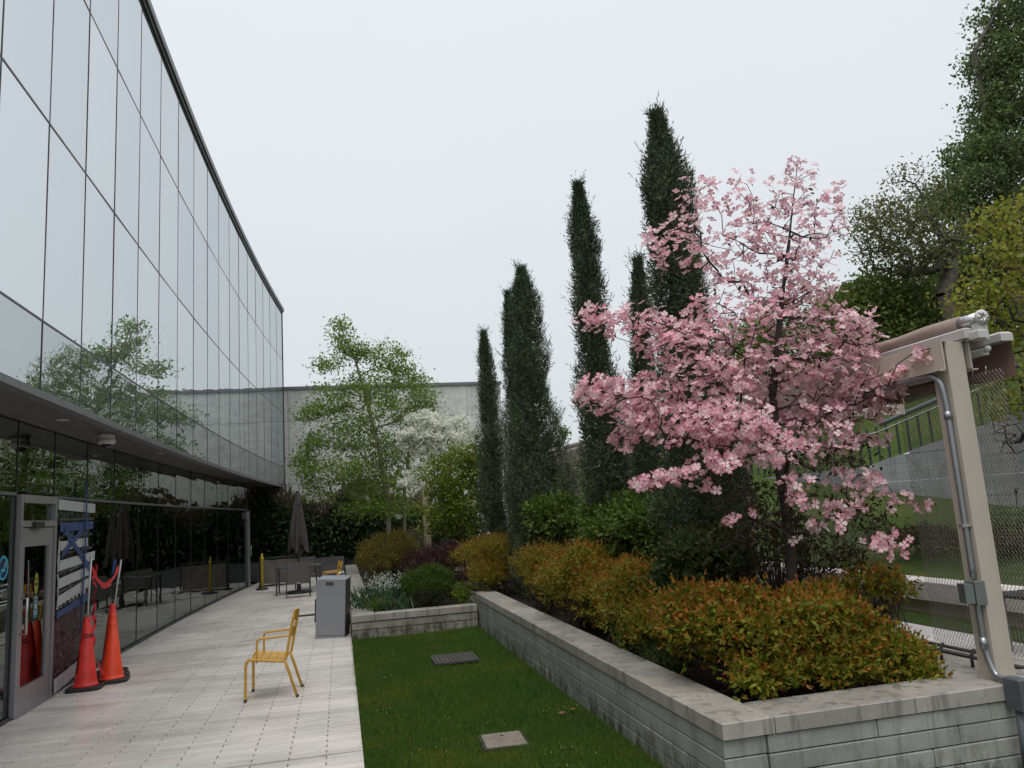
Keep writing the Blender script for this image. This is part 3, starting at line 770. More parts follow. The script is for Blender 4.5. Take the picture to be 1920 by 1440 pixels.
for i in range(7):        # torn flaps under the lowest strips
    yy_ = 10.95+i*.15; sheetgrid(yy_, yy_+.06, lambda y: 1.0+.09*(yy_-10.8), lambda y: 1.16+.1*(yy_-10.8), .04, 'tape_white', 'tape_strip', .012, 2, 4, 'torn flap of pale tape')
b = MB().tube([on(11.72, 2.62, .06), on(11.75, 2.3, .08), on(11.74, 1.7, .08), on(11.70, 1.0, .07), on(11.68, .6, .06)], .022, 6, flat=.4)
b.build('hanging_strap', 'tape_blue', ts)
for i, (yy_, zz) in enumerate(((12.12, .78), (12.18, .68), (12.1, .6), (12.14, .48), (12.08, .4))):
    o = MB().obox(Matrix.Translation(on(yy_, zz, .035)) @ Matrix.Rotation(rad(35+i*9), 4, 'X'), .004, .16, .035); o.build('tape_flap', 'box_grey' if i % 2 else 'tape_black', ts)

# ------------------------------------------------------------------ cones
def cone(name, loc, mat, label, h=.86, stick=None, rz=0, letters=False, lean=(0, 0)):
    t = empty(name, loc, label, 'traffic cone', 'traffic cones beside the taped pane', rz)
    b = MB(); w = .20
    prof = []; n = 8
    for z, s_ in ((0, 1.0), (.035, 1.0), (.045, .96)):
        ring = []
        for j in range(32):
            th = 2*math.pi*j/32; cx_, cy2 = math.cos(th), math.sin(th); p_ = 6
            r_ = w*s_/((abs(cx_)**p_+abs(cy2)**p_)**(1/p_)); ring.append((r_*cx_, r_*cy2, z))
        prof.append(ring)
    vs = [p for rg in prof for p in rg]; fs = []
    for i in range(2):
        for j in range(32): k_ = (j+1) % 32; fs.append((i*32+j, i*32+k_, (i+1)*32+k_, (i+1)*32+j))
    fs += [tuple(reversed(range(32))), tuple(64+j for j in range(32))]
    b.add(vs, fs); b.build('base', 'rubber', t)
    MB().lathe([(.152, .045), (.146, .062), (.138, .065), (.128, .10), (.047, h-.09), (.043, h-.085), (.038, h-.03), (.036, h-.0), (.024, h), (.022, h-.03)], n=32).build('body', mat, t)
    if stick: MB().tube([(0, 0, h-.2), stick], .013, 8).build('stick', 'stick_metal', t)
    if letters:
        # letters wrapped on the cone
        def rad_at(z): return .128+(.047-.128)*(z-.10)/(h-.19)
        def wrap(word, size, z0, az0, vertical=False):
            cu = D.curves.new('lt', 'FONT'); cu.body = word; cu.size = size; cu.extrude = .0006; cu.resolution_u = 2; cu.offset = size*.03
            to = D.objects.new('lt', cu); COL.objects.link(to); dg = bpy.context.evaluated_depsgraph_get(); dg.update()
            me = D.meshes.new_from_object(to.evaluated_get(dg)); D.objects.remove(to); D.curves.remove(cu)
            for v_ in me.vertices:
                x_, y_, e_ = v_.co
                if vertical: x_, y_ = y_, -x_
                z_ = z0+y_; r_ = rad_at(z_)+.0022+e_; a_ = az0+x_/rad_at(z0)
                v_.co = (r_*math.cos(a_), r_*math.sin(a_), z_)
            me.materials.clear(); me.materials.append(M('ink')); link('lettering', me, t)
        wrap('DANGER', .075, .62, rad(-108)); wrap('NORTH', .07, .45, rad(-158), True)
    return t
cone('traffic_cone', (-3.14, 10.98, 0), 'cone_red', 'dark red cone with black stencilled letters and a metal stick, nearest the door', .87, (.03, .0, 1.62), rad(4), True)
cone('traffic_cone', (-2.93, 11.33, 0), 'cone_orange', 'bright orange shorter cone in front of the other two, right of the red lettered cone', .74, None, rad(6))
cone('traffic_cone', (-3.01, 11.63, 0), 'cone_orange', 'orange cone standing just behind the bright orange one', .83, None, rad(3))
cone('traffic_cone', (-3.10, 11.95, 0), 'cone_red', 'dark red tallest cone at the back with a metal stick leaning out', .93, (.10, -.02, 1.52), rad(8))
rb = MB()
P0 = Vector((-3.10, 11.0, 1.47)); P1 = Vector((-3.02, 11.93, 1.42))
def ribbonmesh(pts, w, b, nrm=Vector((1, .2, 0))):
    vs = []
    for i, p in enumerate(pts):
        tw = .5*math.sin(i*1.3); a_ = Vector((tw*.6, 0, 1)).normalized()*w/2; vs += [p+a_, p-a_]
    b.add(vs, [(2*i, 2*i+1, 2*i+3, 2*i+2) for i in range(len(pts)-1)], 0, True)
pts = [P0.lerp(P1, t)+Vector((0, 0, -.26*math.sin(math.pi*t)*(1-.2*t))) for t in [i/14 for i in range(15)]]
ribbonmesh(pts, .075, rb)
pts = [Vector((-3.08+.025*math.sin(i*1.7), 11.05+.02*math.cos(i*1.1), 1.5-i*.06)) for i in range(24)]
ribbonmesh(pts, .07, rb)
pts = [Vector((-3.04+i*.02, 11.12+i*.03, .26-.18*math.sin(i*.45)+.02)) for i in range(9)]
ribbonmesh(pts, .05, rb)
tag(rb.build('warning_tape', 'ribbon_red'), 'red warning tape sagging between the two sticks and dangling by the lettered cone', 'tape')
tag(MB().obox(Matrix.Translation((-3.07, 11.88, 1.43)) @ Matrix.Rotation(rad(8), 4, 'Y'), .03, .05, .2).build('tape_knot', 'tape_blue'), 'blue tape knot holding the red warning tape at the rear stick', 'tape')

# ------------------------------------------------------------------ yellow armchairs
def smooth_path(pts, it=2):
    P = [Vector(p) for p in pts]
    for _ in range(it):
        Q = [P[0]]
        for a_, c2 in zip(P, P[1:]): Q += [a_.lerp(c2, .25), a_.lerp(c2, .75)]
        Q.append(P[-1]); P = Q
    return P
def yellow_chair(loc, rz, label):
    t = empty('garden_armchair', loc, label, 'chair', 'yellow metal armchairs on the terrace', rz)
    W2 = .26
    for s_ in (-1, 1):
        y = s_*W2
        MB().tube(smooth_path([(0, y, 0), (.005, y, .20), (.005, y, .41), (.06, y, .435)]), .0155, 8).build('leg', 'chair_yellow', t)
        MB().tube([(.415, y, .40), (.44, y, .33), (.545, y, 0)], .0155, 8).build('leg', 'chair_yellow', t)
        MB().tube(smooth_path([(.05, y, .432), (.12, y, .425), (.34, y, .395), (.425, y, .385), (.44, y, .46), (.52, y, .87)]), .0145, 8).build('side_rail', 'chair_yellow', t)
        MB().tube(smooth_path([(.125, y, .425), (.125, y, .53), (.125, y, .645), (.22, y, .645), (.455, y, .655), (.48, y, .655)]), .013, 8, flat=.9).build('armrest', 'chair_yellow', t)
        MB().lathe([(.017, 0), (.018, .025), (.016, .03)], (0, y, 0), 10).build('foot', 'patio_metal', t)
        MB().lathe([(.017, 0), (.018, .025), (.016, .03)], (.545, y, 0), 10).build('foot', 'patio_metal', t)
    prof = [(.02, .425), (.06, .443), (.14, .43), (.22, .417), (.30, .405), (.37, .395), (.41, .40)]
    def slat(p, q, th, name, n=8, dip=.0):
        b = MB(); vs = []
        for i in range(n+1):
            y = -W2+.012+(2*W2-.024)*i/n; cv = dip*math.sin(math.pi*i/n)
            d_ = Vector((q[0]-p[0], 0, q[1]-p[1])).normalized(); nn = Vector((-d_.z, 0, d_.x))
            for a_, e_ in ((p, 0), (q, 0), (q, 1), (p, 1)):
                v_ = Vector((a_[0], y, a_[1]))+nn*(-th*e_ - cv); vs.append(v_)
        fs = []
        for i in range(n):
            for j in range(4): k_ = (j+1) % 4; fs.append((i*4+j, i*4+k_, (i+1)*4+k_, (i+1)*4+j))
        fs += [(3, 2, 1, 0), (n*4, n*4+1, n*4+2, n*4+3)]
        b.add(vs, fs); b.build(name, 'chair_yellow', t)
    for i in range(6): 
        p, q = prof[i], prof[i+1]; slat((p[0]+.003, p[1]), (q[0]-.003, q[1]), .012, 'seat_slat', 8, .012)
    slat((.462, .60), (.482, .70), .012, 'back_slat', 8, -.02); slat((.495, .765), (.522, .885), .012, 'back_slat', 8, -.03)
    MB().tube([(.12, -W2, .40), (.12, W2, .40)], .010, 6).build('crossbar', 'chair_yellow', t)
    return t
yellow_chair((-1.03, 9.42, 0), rad(-3), 'nearest yellow metal armchair standing alone on the paving')
yellow_chair((-.52, 19.6, 0), rad(8), 'smaller looking far yellow armchair behind the leaning silver cabinet')

# ------------------------------------------------------------------ leaning cabinet
cb = empty('cabinet', (-.43, 13.34, 0), 'silver fronted cabinet with brown sides tilted back against the stone ledge', 'cabinet')
cb.rotation_euler = (rad(4), rad(3.5), rad(-13))
MB().bbox(.0, .475, .012, .36, .02, .93, .004).build('body', 'cabinet_brown', cb)
MB().box(-.003, .478, -.008, .010, .01, .93).build('front_panel', 'cabinet_silver', cb)
MB().box(-.003, .478, -.008, .42, .932, .945).build('top_panel', 'cabinet_silver', cb)
MB().box(.0, .475, -.0095, -.0085, .055, .060).box(.472, .480, -.012, .012, .01, .945).build('seam', 'slot_dark', cb)
MB().box(.15, .28, -.012, -.006, .85, .905).build('label_slot', 'slot_dark', cb)
for x_ in (-.02,): MB().box(x_-.01, x_, .02, .1, .25, .62).build('side_handle', 'slot_dark', cb)
tag(MB().tube([(-.05, 13.5, .98), (0, 13.55, 1.01), (.05, 13.5, .99), (.02, 13.6, 1.03)], .012, 6).build('folded_clamp', 'steel'), 'small steel clamp lying on top of the leaning cabinet', 'clamp')
tag(MB().tube([(-.98, 16.6, .02), (-.4, 16.65, .02)], .03, 8, flat=.6).build('metal_bar', 'patio_metal'), 'short dark bar lying on the paving left of the leaning cabinet', 'bar')

# ------------------------------------------------------------------ stanchion, umbrella, table, chairs, screens
by = empty('bollard', (-2.27, 24.3, 0), 'yellow tubular stanchion on a black rubber base near the far glass door', 'bollard')
MB().lathe([(.18, 0), (.18, .03), (.14, .055), (.06, .07)]).build('base', 'rubber', by)
MB().lathe([(.038, .06), (.038, .85), (.05, .86), (.05, .93), (.03, .96), (.025, 1.04), (.01, 1.05)]).build('post', 'bollard_yellow', by)
UX, UY = -1.12, 22.2
um = empty('patio_umbrella', (UX, UY, 0), 'closed dark grey parasol with draped folds standing through the table', 'umbrella')
MB().tube([(0, 0, .06), (0, 0, 2.75)], .022, 10).build('pole', 'patio_metal', um)
MB().lathe([(.34, 0), (.34, .04), (.32, .055), (.06, .07), (.05, .3), (.03, .32)], n=28).build('base', 'rubber', um)
b = MB(); n = 64; rings = 16; vs = []
for i in range(rings+1):
    f = i/rings; R0 = .045+.29*f**.8
    for j in range(n):
        th = 2*math.pi*j/n; lobe = .5+.5*math.cos(th*8+f*1.2); fold = .62+.38*lobe
        z = 2.66-1.35*f - (.22*f**3)*(.5+.5*math.cos(th*4+1)) - .05*f*lobe
        r_ = R0*fold*(1-.25*max(0, f-.8)/.2*(.5-.5*math.cos(th*4+1)))
        vs.append((r_*math.cos(th)*.9, r_*math.sin(th), z))
fs = [(i*n+j, i*n+(j+1) % n, (i+1)*n+(j+1) % n, (i+1)*n+j) for i in range(rings) for j in range(n)]
b.add(vs, fs, 0, True); b.build('canopy', 'umbrella_cloth', um)
b = MB(); vs = []
for i in range(7):
    f = i/6; 
    for j in range(32):
        th = 2*math.pi*j/32; r_ = (.035+.10*f)*(.8+.2*math.cos(th*4)); vs.append((r_*math.cos(th)+.03*f, r_*math.sin(th), 2.74-.32*f-.05*f*math.cos(th*4)))
b.add(vs, [(i*32+j, i*32+(j+1) % 32, (i+1)*32+(j+1) % 32, (i+1)*32+j) for i in range(6) for j in range(32)], 0, True); b.build('top_vent', 'umbrella_cloth', um)
b = MB(); vs = []
for i in range(9):                       # loose drape hanging under the fold
    f = i/8
    for j in range(24):
        th = 2*math.pi*j/24; r_ = .25*(1-.75*f)*(.75+.25*math.cos(th*5+f*3)); vs.append((r_*math.cos(th), r_*math.sin(th), 1.42-.52*f))
b.add(vs, [(i*24+j, i*24+(j+1) % 24, (i+1)*24+(j+1) % 24, (i+1)*24+j) for i in range(8) for j in range(24)], 0, True); b.build('canopy_hem', 'umbrella_cloth', um)
tb = empty('patio_table', (UX, UY, 0), 'dark square metal table around the closed parasol', 'table')
MB().bbox(-.6, -.03, -.5, .5, .70, .73, .004).bbox(.03, .6, -.5, .5, .70, .73, .004).build('table_top', 'patio_metal', tb)
for sx in (-1, 1):
    for sy in (-1, 1): MB().box(sx*.55-.02, sx*.55+.02, sy*.45-.02, sy*.45+.02, 0, .70).build('leg', 'patio_metal', tb)
def sling_chair(loc, rz, label):
    t = empty('sling_chair', loc, label, 'chair', 'grey sling chairs around the parasol table', rz)
    for s_ in (-1, 1):
        x = s_*.29
        MB().tube([(x, 0, 0), (x, .02, .62), (x, .06, .63)], .014, 6).build('leg', 'patio_metal', t)
        MB().tube([(x, .5, 0), (x, .5, .62), (x, .04, .66)], .014, 6).build('leg', 'patio_metal', t)
        MB().tube([(x*.95, .06, .38), (x*.95, -.04, .88)], .014, 6).build('back_post', 'patio_metal', t)
    b = MB(); vs = []
    for i in range(7):
        for j in range(9):
            x = -.275+.55*j/8; z = .34+.54*i/6; vs.append((x, .05-.10*i/6+.025*math.sin(math.pi*j/8), z+.015*(1-math.sin(math.pi*j/8))*(i == 6)))
    fs = [(i*9+j, i*9+j+1, (i+1)*9+j+1, (i+1)*9+j) for i in range(6) for j in range(8)]
    b.add(vs, fs, 0, True); b.build('backrest', 'patio_sling', t)
    MB().bbox(-.27, .27, .06, .5, .38, .41, .01).build('seat', 'patio_sling', t)
    MB().box(-.045, .045, -.0, .01, .355, .375).build('care_tag', 'camera_white', t)
    return t
sling_chair((-1.06, 20.75, 0), rad(4), 'grey sling chair with its back to the camera in front of the parasol table')
sling_chair((-1.0, 23.6, 0), rad(184), 'dark sling chair on the far side of the parasol table')
def screen(loc, rz, w, label):
    t = empty('canvas_screen', loc, label, 'screen', 'low canvas screens at the end of the terrace', rz)
    MB().tube([(0, 0, .04), (w, 0, .04), (w, 0, .86), (0, 0, .86), (0, 0, .04)], .03, 6).build('frame', 'frame_black', t)
    b = MB(); vs = [(.04+(w-.08)*i/12, .03*math.sin(i*1.2+j), .08+.72*j/4+.01*math.sin(i)) for j in range(5) for i in range(13)]
    b.add(vs, [(j*13+i, j*13+i+1, (j+1)*13+i+1, (j+1)*13+i) for j in range(4) for i in range(12)], 0, True); b.build('canvas_panel', 'canvas', t)
    MB().box(-.05, .03, -.2, .2, 0, .04).build('foot', 'frame_black', t); MB().box(w-.03, w+.05, -.2, .2, 0, .04).build('foot', 'frame_black', t)
screen((-2.42, 25.3, 0), rad(4), 1.08, 'low beige canvas screen in a black frame behind the yellow stanchion')
fw2 = empty('dark_wall', (0, 0, 0), 'low dark block wall across the end of the terrace in front of the hedge', 'wall')
for ci in range(3):
    x = -4.2-(ci % 2)*.4
    while x < .12:
        MB().box(x, min(x+.794, .12), 27.95+random.random()*.005, 28.2, ci*.21, ci*.21+.205).build('block', 'dark_concrete', fw2); x += .8
tag(MB().box(-4.2, .12, 28.21, 31, 0, .5).build('raised_bed', 'soil'), kind='structure')

# ------------------------------------------------------------------ lawn furniture
dg_ = empty('drain_grate', (1.4, 10.33, .0), 'dark square holed drain grate set in the lawn', 'grate'); 
hx, hy = .27, .27
b = MB(); nx, ny = 10, 6; bw_ = .017
for i in range(nx+1):
    x = -hx+2*hx*i/nx; b.box(x-bw_/2, x+bw_/2, -hy, hy, .0, .022)
b.build('bar', 'grate_iron', dg_)
for j in range(ny+1):
    y = -hy+2*hy*j/ny; MB().box(-hx-.01, hx+.01, y-.02, y+.02, .001, .024).build('bar', 'grate_iron', dg_)
MB().box(-hx, hx, -hy, hy, -.05, -.012).build('pit', 'lens_black', dg_)
pl = empty('utility_cover', (1.265, 6.58, .0), 'square brown stone utility cover flush in the lawn near the camera', 'cover')
MB().bbox(-.165, .165, -.19, .19, -.02, .014, .004).build('lid', 'cover_stone', pl); MB().box(-.19, .19, -.215, .215, -.03, .006).build('frame', 'iron', pl)
MB().lathe([(.015, .0145), (.015, .016)], (0, .1, 0), 10).build('lift_hole', 'lens_black', pl)
pl.rotation_euler.z = rad(-3)
for i, (x, y, lb) in enumerate(((1.86, 7.05, 'pale dry leaf lying on the lawn right of the utility cover'), (2.0, 7.12, 'small dark dry leaf lying on the lawn next to the stone wall'))):
    V, F = scatter(MAPLE[0], MAPLE[1], np.array([[x, y, .035]]), basis(np.array([[1., .3*i, .1]]), np.array([[0., 0, 1.]])), np.array([.09-.02*i]))
    tag(link('fallen_leaf', npmesh('fallen_leaf', V, F, 'deadleaf')), lb, 'leaf')
# grass blades
def blades(name, n, x0, x1, y0, y1, hmin, hmax, w, zf, power=1.):
    x = x0+(x1-x0)*rng.random(n); y = y0+(y1-y0)*rng.random(n)**power
    k1 = ~((np.abs(x-1.4) < .275) & (np.abs(y-10.33) < .275)) & ~((np.abs(x-1.265+.01*np.sin(y*40)) < .158) & (np.abs(y-6.58+.012*np.sin(x*50)) < .18))
    k2 = (x < WX-.005) | (y < 4.49); keep = k1 & k2; x, y = x[keep], y[keep]; n = len(x)
    z = 0.012*np.sin(x*2.1+y*.7)-.026
    th = rng.random(n)*2*np.pi; h = hmin+(hmax-hmin)*rng.random(n)**1.5; lean = rng.normal(size=(n, 2))*.45
    a = np.stack([np.cos(th), np.sin(th), np.zeros(n)], 1)*w
    p = np.stack([x, y, z], 1); tip_ = p+np.stack([lean[:, 0]*h, lean[:, 1]*h, h], 1)
    V = np.stack([p-a, p+a, tip_], 1).reshape(-1, 3); F = np.arange(3*n).reshape(-1, 3)
    return npmesh(name, V, F, 'blade')
tag(link('grass', blades('grass', 210000, LX0-.025, 2.2, 5.2, 13.0, .022, .055, .0022, 0, 1.6)), 'short green grass of the lawn strip', 'grass', kind='stuff')
tag(link('grass', blades('grass', 60000, LX0-.025, 7.0, 3.4, 5.2, .022, .055, .0022, 0)), 'short green grass of the lawn below the front wall', 'grass', kind='stuff')

n = 420; cc = rng.random((22, 2))*np.array([1.9, 7.0])+np.array([.2, 5.4]); q_ = cc[rng.integers(0, 22, n)]+rng.normal(size=(n, 2))*.09
q_ = q_[(q_[:, 0] > .17) & (q_[:, 0] < 2.18) & ~((np.abs(q_[:, 0]-1.4) < .3) & (np.abs(q_[:, 1]-10.33) < .3)) & ~((np.abs(q_[:, 0]-1.265) < .2) & (np.abs(q_[:, 1]-6.58) < .23))]
wd = leaves('lawn_weeds', LEAF2, np.column_stack([q_, np.full(len(q_), .012)]), np.column_stack([rng.normal(size=(len(q_), 2)), np.full(len(q_), .5)]), .02+.014*rng.random(len(q_)), 'leaf_viburnum', None, np.tile([[0, 0, 1.]], (len(q_), 1)))
tag(wd, 'scattered pale green clover and weeds in the short lawn', 'weeds')
# ------------------------------------------------------------------ pergola
pg = empty('pergola', (0, 0, 0), 'beige steel pergola with posts, channel beam and hanging chain mesh curtains along the patio', 'pergola')
PX = 4.365
PY = [4.68, 7.83, 10.98, 14.13, 17.28]
for i, y in enumerate(PY):
    MB().bbox(PX-.075, PX+.075, y-.075, y+.075, .52, 2.86, .002).build('post', 'post_beige', pg)
for y0, y1 in zip(PY, PY[1:]):    # channel beam, both faces, butted between posts
    for s_ in (-1, 1):
        x0 = PX+s_*.115
        b = MB().box(x0-.006, x0+.006, y0-.09, y1-.10, 2.66, 2.86)
        b.box(min(x0, x0-s_*.05)+.0, max(x0, x0-s_*.05), y0-.09, y1-.10, 2.862, 2.872).box(min(x0, x0+s_*.05), max(x0, x0+s_*.05), y0-.09, y1-.10, 2.648, 2.658)
        b.build('beam', 'post_beige', pg)
MB().tube([(PX-.02, PY[0]+.1, 2.60), (PX-.02, PY[-1], 2.60)], .012, 6).build('curtain_rail', 'iron', pg)
# patio canopy frame
for y in PY[1:]: MB().box(PX+.13, PX+2.2, y-.03, y+.03, 2.68, 2.80).build('cross_beam', 'post_beige', pg)
MB().box(PX-.06, PX+.62, 17.5, 17.6, 2.35, 2.5).build('cross_beam', 'post_beige', pg)
def chainmesh(y0, y1, z0, z1, x, cell=.023, rowh=.0245, r=.0017, amp=.012):
    ny_ = int((y1-y0)/cell); nz = int((z1-z0)/rowh)
    V = []; 
    i = np.arange(ny_)[:, None]; j = np.arange(nz+1)[None, :]
    sag = 1.0
    yy_ = y0+cell*(i+(((i+j) % 2)*1.04)); zz = z1-rowh*j+0*i; xx = x+amp*np.sin(yy_*7+1)*((j/nz))+.004*np.where(j % 2 == 0, 1, -1)
    P = np.stack([xx, yy_, zz], -1)
    a = P[:, :-1].reshape(-1, 3); c2 = P[:, 1:].reshape(-1, 3)
    d = unit(c2-a); u = unit(np.cross(d, np.array([[1., .0, 0]]))); w = np.cross(d, u)
    th = np.arange(3)*2*np.pi/3; ring = (np.cos(th)[None, :, None]*u[:, None]+np.sin(th)[None, :, None]*w[:, None])*r
    V = np.concatenate([a[:, None]+ring, c2[:, None]+ring], 1); F = np.array([[q, (q+1) % 3, 3+(q+1) % 3, 3+q] for q in range(3)])
    FF = F[None]+(np.arange(len(a))*6)[:, None, None]
    return npmesh('mesh_curtain', V.reshape(-1, 3), FF.reshape(-1, 4), 'chain')
for (y0, y1, z0) in ((4.36, 5.42, .62), (5.92, 7.2, .60), (8.2, 9.6, .6), (11.2, 13.8, .6), (14.3, 17.0, .6)):
    far = y0 > 8
    link('mesh_curtain', chainmesh(y0, y1, z0, 2.62, PX+.14,   .0155 if not far else .04, .023 if not far else .05, .0017 if not far else .004), pg)
for y in (4.5, 4.62, 4.74, 4.9): MB().tube([(PX+.14, y, 2.655), (PX+.15, y+.01, 2.63), (PX+.14, y+.015, 2.60)], .004, 5).build('hook', 'steel', pg)
for y in (5.0, 5.3, 6.1, 6.6, 7.1): MB().tube([(PX+.10, y, .522), (PX+.10, y, .60), (PX+.14, y+.01, .64)], .012, 6).build('floor_hook', 'iron', pg)
MB().tube([(PX+.14, 4.9, .62), (PX+.14, 7.3, .62)], .012, 6).build('curtain_rail', 'iron', pg)
MB().box(PX+.30, PX+.36, 4.8, 17, .50, .535).build('kerb_rail', 'iron', pg)
for k_ in range(9): MB().box(PX+.2, PX+.23, 11.1, 13.9, 1.2+k_*.15, 1.28+k_*.15).build('louver', 'louver', pg)
for k_ in range(9): MB().box(PX+.2, PX+.23, 8.0, 9.5, 1.2+k_*.15, 1.28+k_*.15).build('louver', 'louver', pg)
# awning
aw = empty('awning', (0, 0, 0), 'rolled brown fabric awning with a pale front bar on top of the pergola', 'awning')
AX, AZ = PX+.155, 3.01
aw0, aw1 = 4.5, 17.5
b = MB(); n = 60; vs = []
MB().tube([(AX+.01, aw0+.18+(aw1-aw0-.18)*i/40, AZ+.003*math.sin(i*1.9)) for i in range(41)], [.058+.004*math.sin(i*2.3) for i in range(41)], 16).build('fabric_roll', 'awning_cloth', aw)
MB().tube([(AX+.01, aw0+.02, AZ), (AX+.01, aw0+.2, AZ)], .047, 16).build('roller_tube', 'steel', aw)
MB().lathe([(.055, 0), (.058, .02), (.03, .03)], (0, 0, 0), 12).build('end_cap', 'camera_white', aw, (AX+.01, aw0, AZ)).rotation_euler = (rad(90), 0, 0)
b = MB()
for j in range(8): th = j*math.pi/4; b.tube([(AX+.01+.05*math.cos(th), aw0-.03, AZ+.05*math.sin(th)), (AX+.01+.012*math.cos(th), aw0-.03, AZ+.012*math.sin(th))], .006, 5)
b.build('end_spokes', 'steel', aw)
MB().box(AX-.03, AX+.05, aw0-.01, aw0+.05, AZ-.16, AZ-.04).bbox(AX-.06, AX+.02, aw0-.03, aw0+.09, AZ-.15, AZ-.09, .01).build('bracket', 'camera_white', aw)
MB().bbox(AX-.10, AX-.03, aw0+.05, aw1, AZ-.135, AZ-.06, .01).build('front_bar', 'awning_white', aw)
for y in (5.55, 8.6, 11.7, 14.8): MB().box(AX-.125, AX-.112, y, y+.2, 2.87, AZ+.0).build('mounting_plate', 'post_beige', aw)
for y in (5.55, 8.6):
    for z in (2.90, 2.975): MB().tube([(AX-.132, y+.1, z), (AX-.124, y+.1, z)], .011, 6).build('bolt', 'iron', aw)
b = MB(); vs = []
for i in range(2):
    for j in range(9): vs.append((AX+.06+.33*i, aw0+.2+.15*i+(j/8)*12.3, AZ+.02-.07*i))
b.add(vs, [(j, j+1, 9+j+1, 9+j) for j in range(8)], 0, True); b.build('canopy_fabric', 'awning_cloth', aw)
a2 = empty('valance_awning', (0, 0, 0), 'second awning bar with a hanging brown valance behind the beige post', 'awning')
VX = PX+.54
MB().bbox(VX-.06, VX+.05, 4.66, 17, 2.875, 2.945, .015).build('front_bar', 'awning_white', a2)
MB().bbox(PX+.2, PX+.25, 4.56, 4.9, 2.75, 2.80, .01).build('arm', 'awning_white', a2); MB().tube([(PX+.225, 4.53, 2.79), (PX+.225, 4.56, 2.79)], .022, 10).build('arm_joint', 'camera_white', a2)
b = MB(); vs = []
for i in range(13):
    for j in range(41): y = 4.69+j*.3; vs.append((VX+.055+.012*math.sin(j*1.7+i*.3)*i/12, y, 2.88-.27*i/12+.004*math.sin(j*2)))
b.add(vs, [(i*41+j, i*41+j+1, (i+1)*41+j+1, (i+1)*41+j) for i in range(12) for j in range(40)], 0, True); b.build('valance', 'valance', a2)

# conduit on the near post
cdt = empty('conduit', (0, 0, 0), 'galvanised conduit with a switch box running up the beige post beside the stone wall', 'conduit')
fx, fy = PX-.10, PY[0]-.03
path = smooth_path([(PX-.16, PY[0]+.75, 2.60), (PX-.15, PY[0]+.25, 2.635), (PX-.12, PY[0]-.02, 2.64), (fx, fy, 2.42), (fx, fy, 2.2), (fx, fy, 1.2)], 2)
MB().tube(path, .021, 10).build('pipe', 'conduit', cdt)
MB().tube(smooth_path([(fx, fy, 1.02), (fx, fy, .80), (fx+.005, fy-.01, .66), (fx+.01, fy-.05, .56), (fx+.005, fy-.10, .545), (fx, fy-.15, .545)], 2), .021, 10).build('pipe', 'conduit', cdt)
MB().lathe([(.027, 2.3), (.027, 2.36)], (fx, fy, 0), 12).build('coupling', 'conduit', cdt)
MB().lathe([(.026, .72), (.026, .80)], (fx, fy, 0), 12).build('coupling', 'conduit', cdt)
MB().bbox(fx-.05, fx+.035, fy-.055, fy+.03, 1.02, 1.18, .004).build('switch_box', 'box_grey', cdt)
MB().obox(Matrix.Translation((fx-.085, fy-.01, 1.10)) @ Matrix.Rotation(rad(-15), 4, 'Z'), .06, .09, .13).build('box_cover', 'box_grey', cdt)
MB().box(fx-.05, fx+.05, fy-.03, fy+.01, 1.545, 1.565).build('strap_clamp', 'steel', cdt)
MB().bbox(fx-.04, fx+.04, 4.37, 4.495, .38, .58, .012).build('elbow_box', 'conduit_plastic', cdt)
MB().tube([(fx, 4.44, .39), (fx, 4.45, -.05)], .026, 10).build('pipe', 'conduit_plastic', cdt)

# small plain post far left of pergola
p_ = at(797, 912, 20)
wp = MB().bbox(p_.x-.085, p_.x+.085, 19.92, 20.09, .26, p_.z, .004).build('wooden_post', 'post_wood'); tag(wp, 'weathered square timber post rising between the birch and the round green bush', 'post')
bn = empty('bench', (0, 0, 0), 'pale wooden bench rail glimpsed behind the purple shrub', 'bench')
MB().box(2.2, 4.1, 20.3, 20.6, .86, 1.0).build('seat', 'post_beige', bn); MB().box(2.4, 2.5, 20.35, 20.5, .3, .86).build('leg', 'post_wood', bn); MB().box(3.7, 3.8, 20.35, 20.5, .3, .86).build('leg', 'post_wood', bn)
# patio bench at right edge
bp = empty('patio_bench', (0, 0, 0), 'dark metal patio bench glimpsed through the mesh right of the beige post', 'bench')
for i in range(4): MB().box(5.25+i*.1, 5.33+i*.1, 4.5, 5.6, .90, .925).build('seat_slat', 'frame_black', bp)
for y in (4.6, 5.5):
    for x in (5.28, 5.6): MB().box(x-.02, x+.02, y-.02, y+.02, .47, .90).build('leg', 'box_grey', bp)

# fence on the ramp wall
fc = empty('fence', (0, 0, 0), 'picket fence with a thick blue grey top pipe on the concrete ramp wall', 'fence')
def ftop(y): return 3.0-.16*max(0, y-11.4)
for i in range(46):
    y = 6+i*.33; zb = ftop(y) if y < 14.5 else ftop(14.5)-.05*(y-14.5); MB().box(12.0, 12.03, y, y+.04, zb-.1, zb+.72).build('picket', 'picket', fc)
MB().tube([(12.0, 6, 3.70), (12.0, 11.4, 3.70), (12.0, 15.2, 3.06), (12.0, 21, 2.75)], .02, 6).build('rail', 'steel', fc)
MB().tube([(12.1, 6, 3.86), (12.1, 11.4, 3.86), (12.1, 15.2, 3.24)], .055, 10).build('top_rail', 'rail_blue', fc)
gl_ = MB().tube([at(1908, 985, 11.5), at(1905, 925, 11.5)], .012, 6).tube([at(1905, 925, 11.5), at(1905, 915, 11.5)], .03, 8)
tag(gl_.build('garden_light', 'frame_black'), 'thin black garden path light in front of the ramp wall at the right edge', 'lamp')

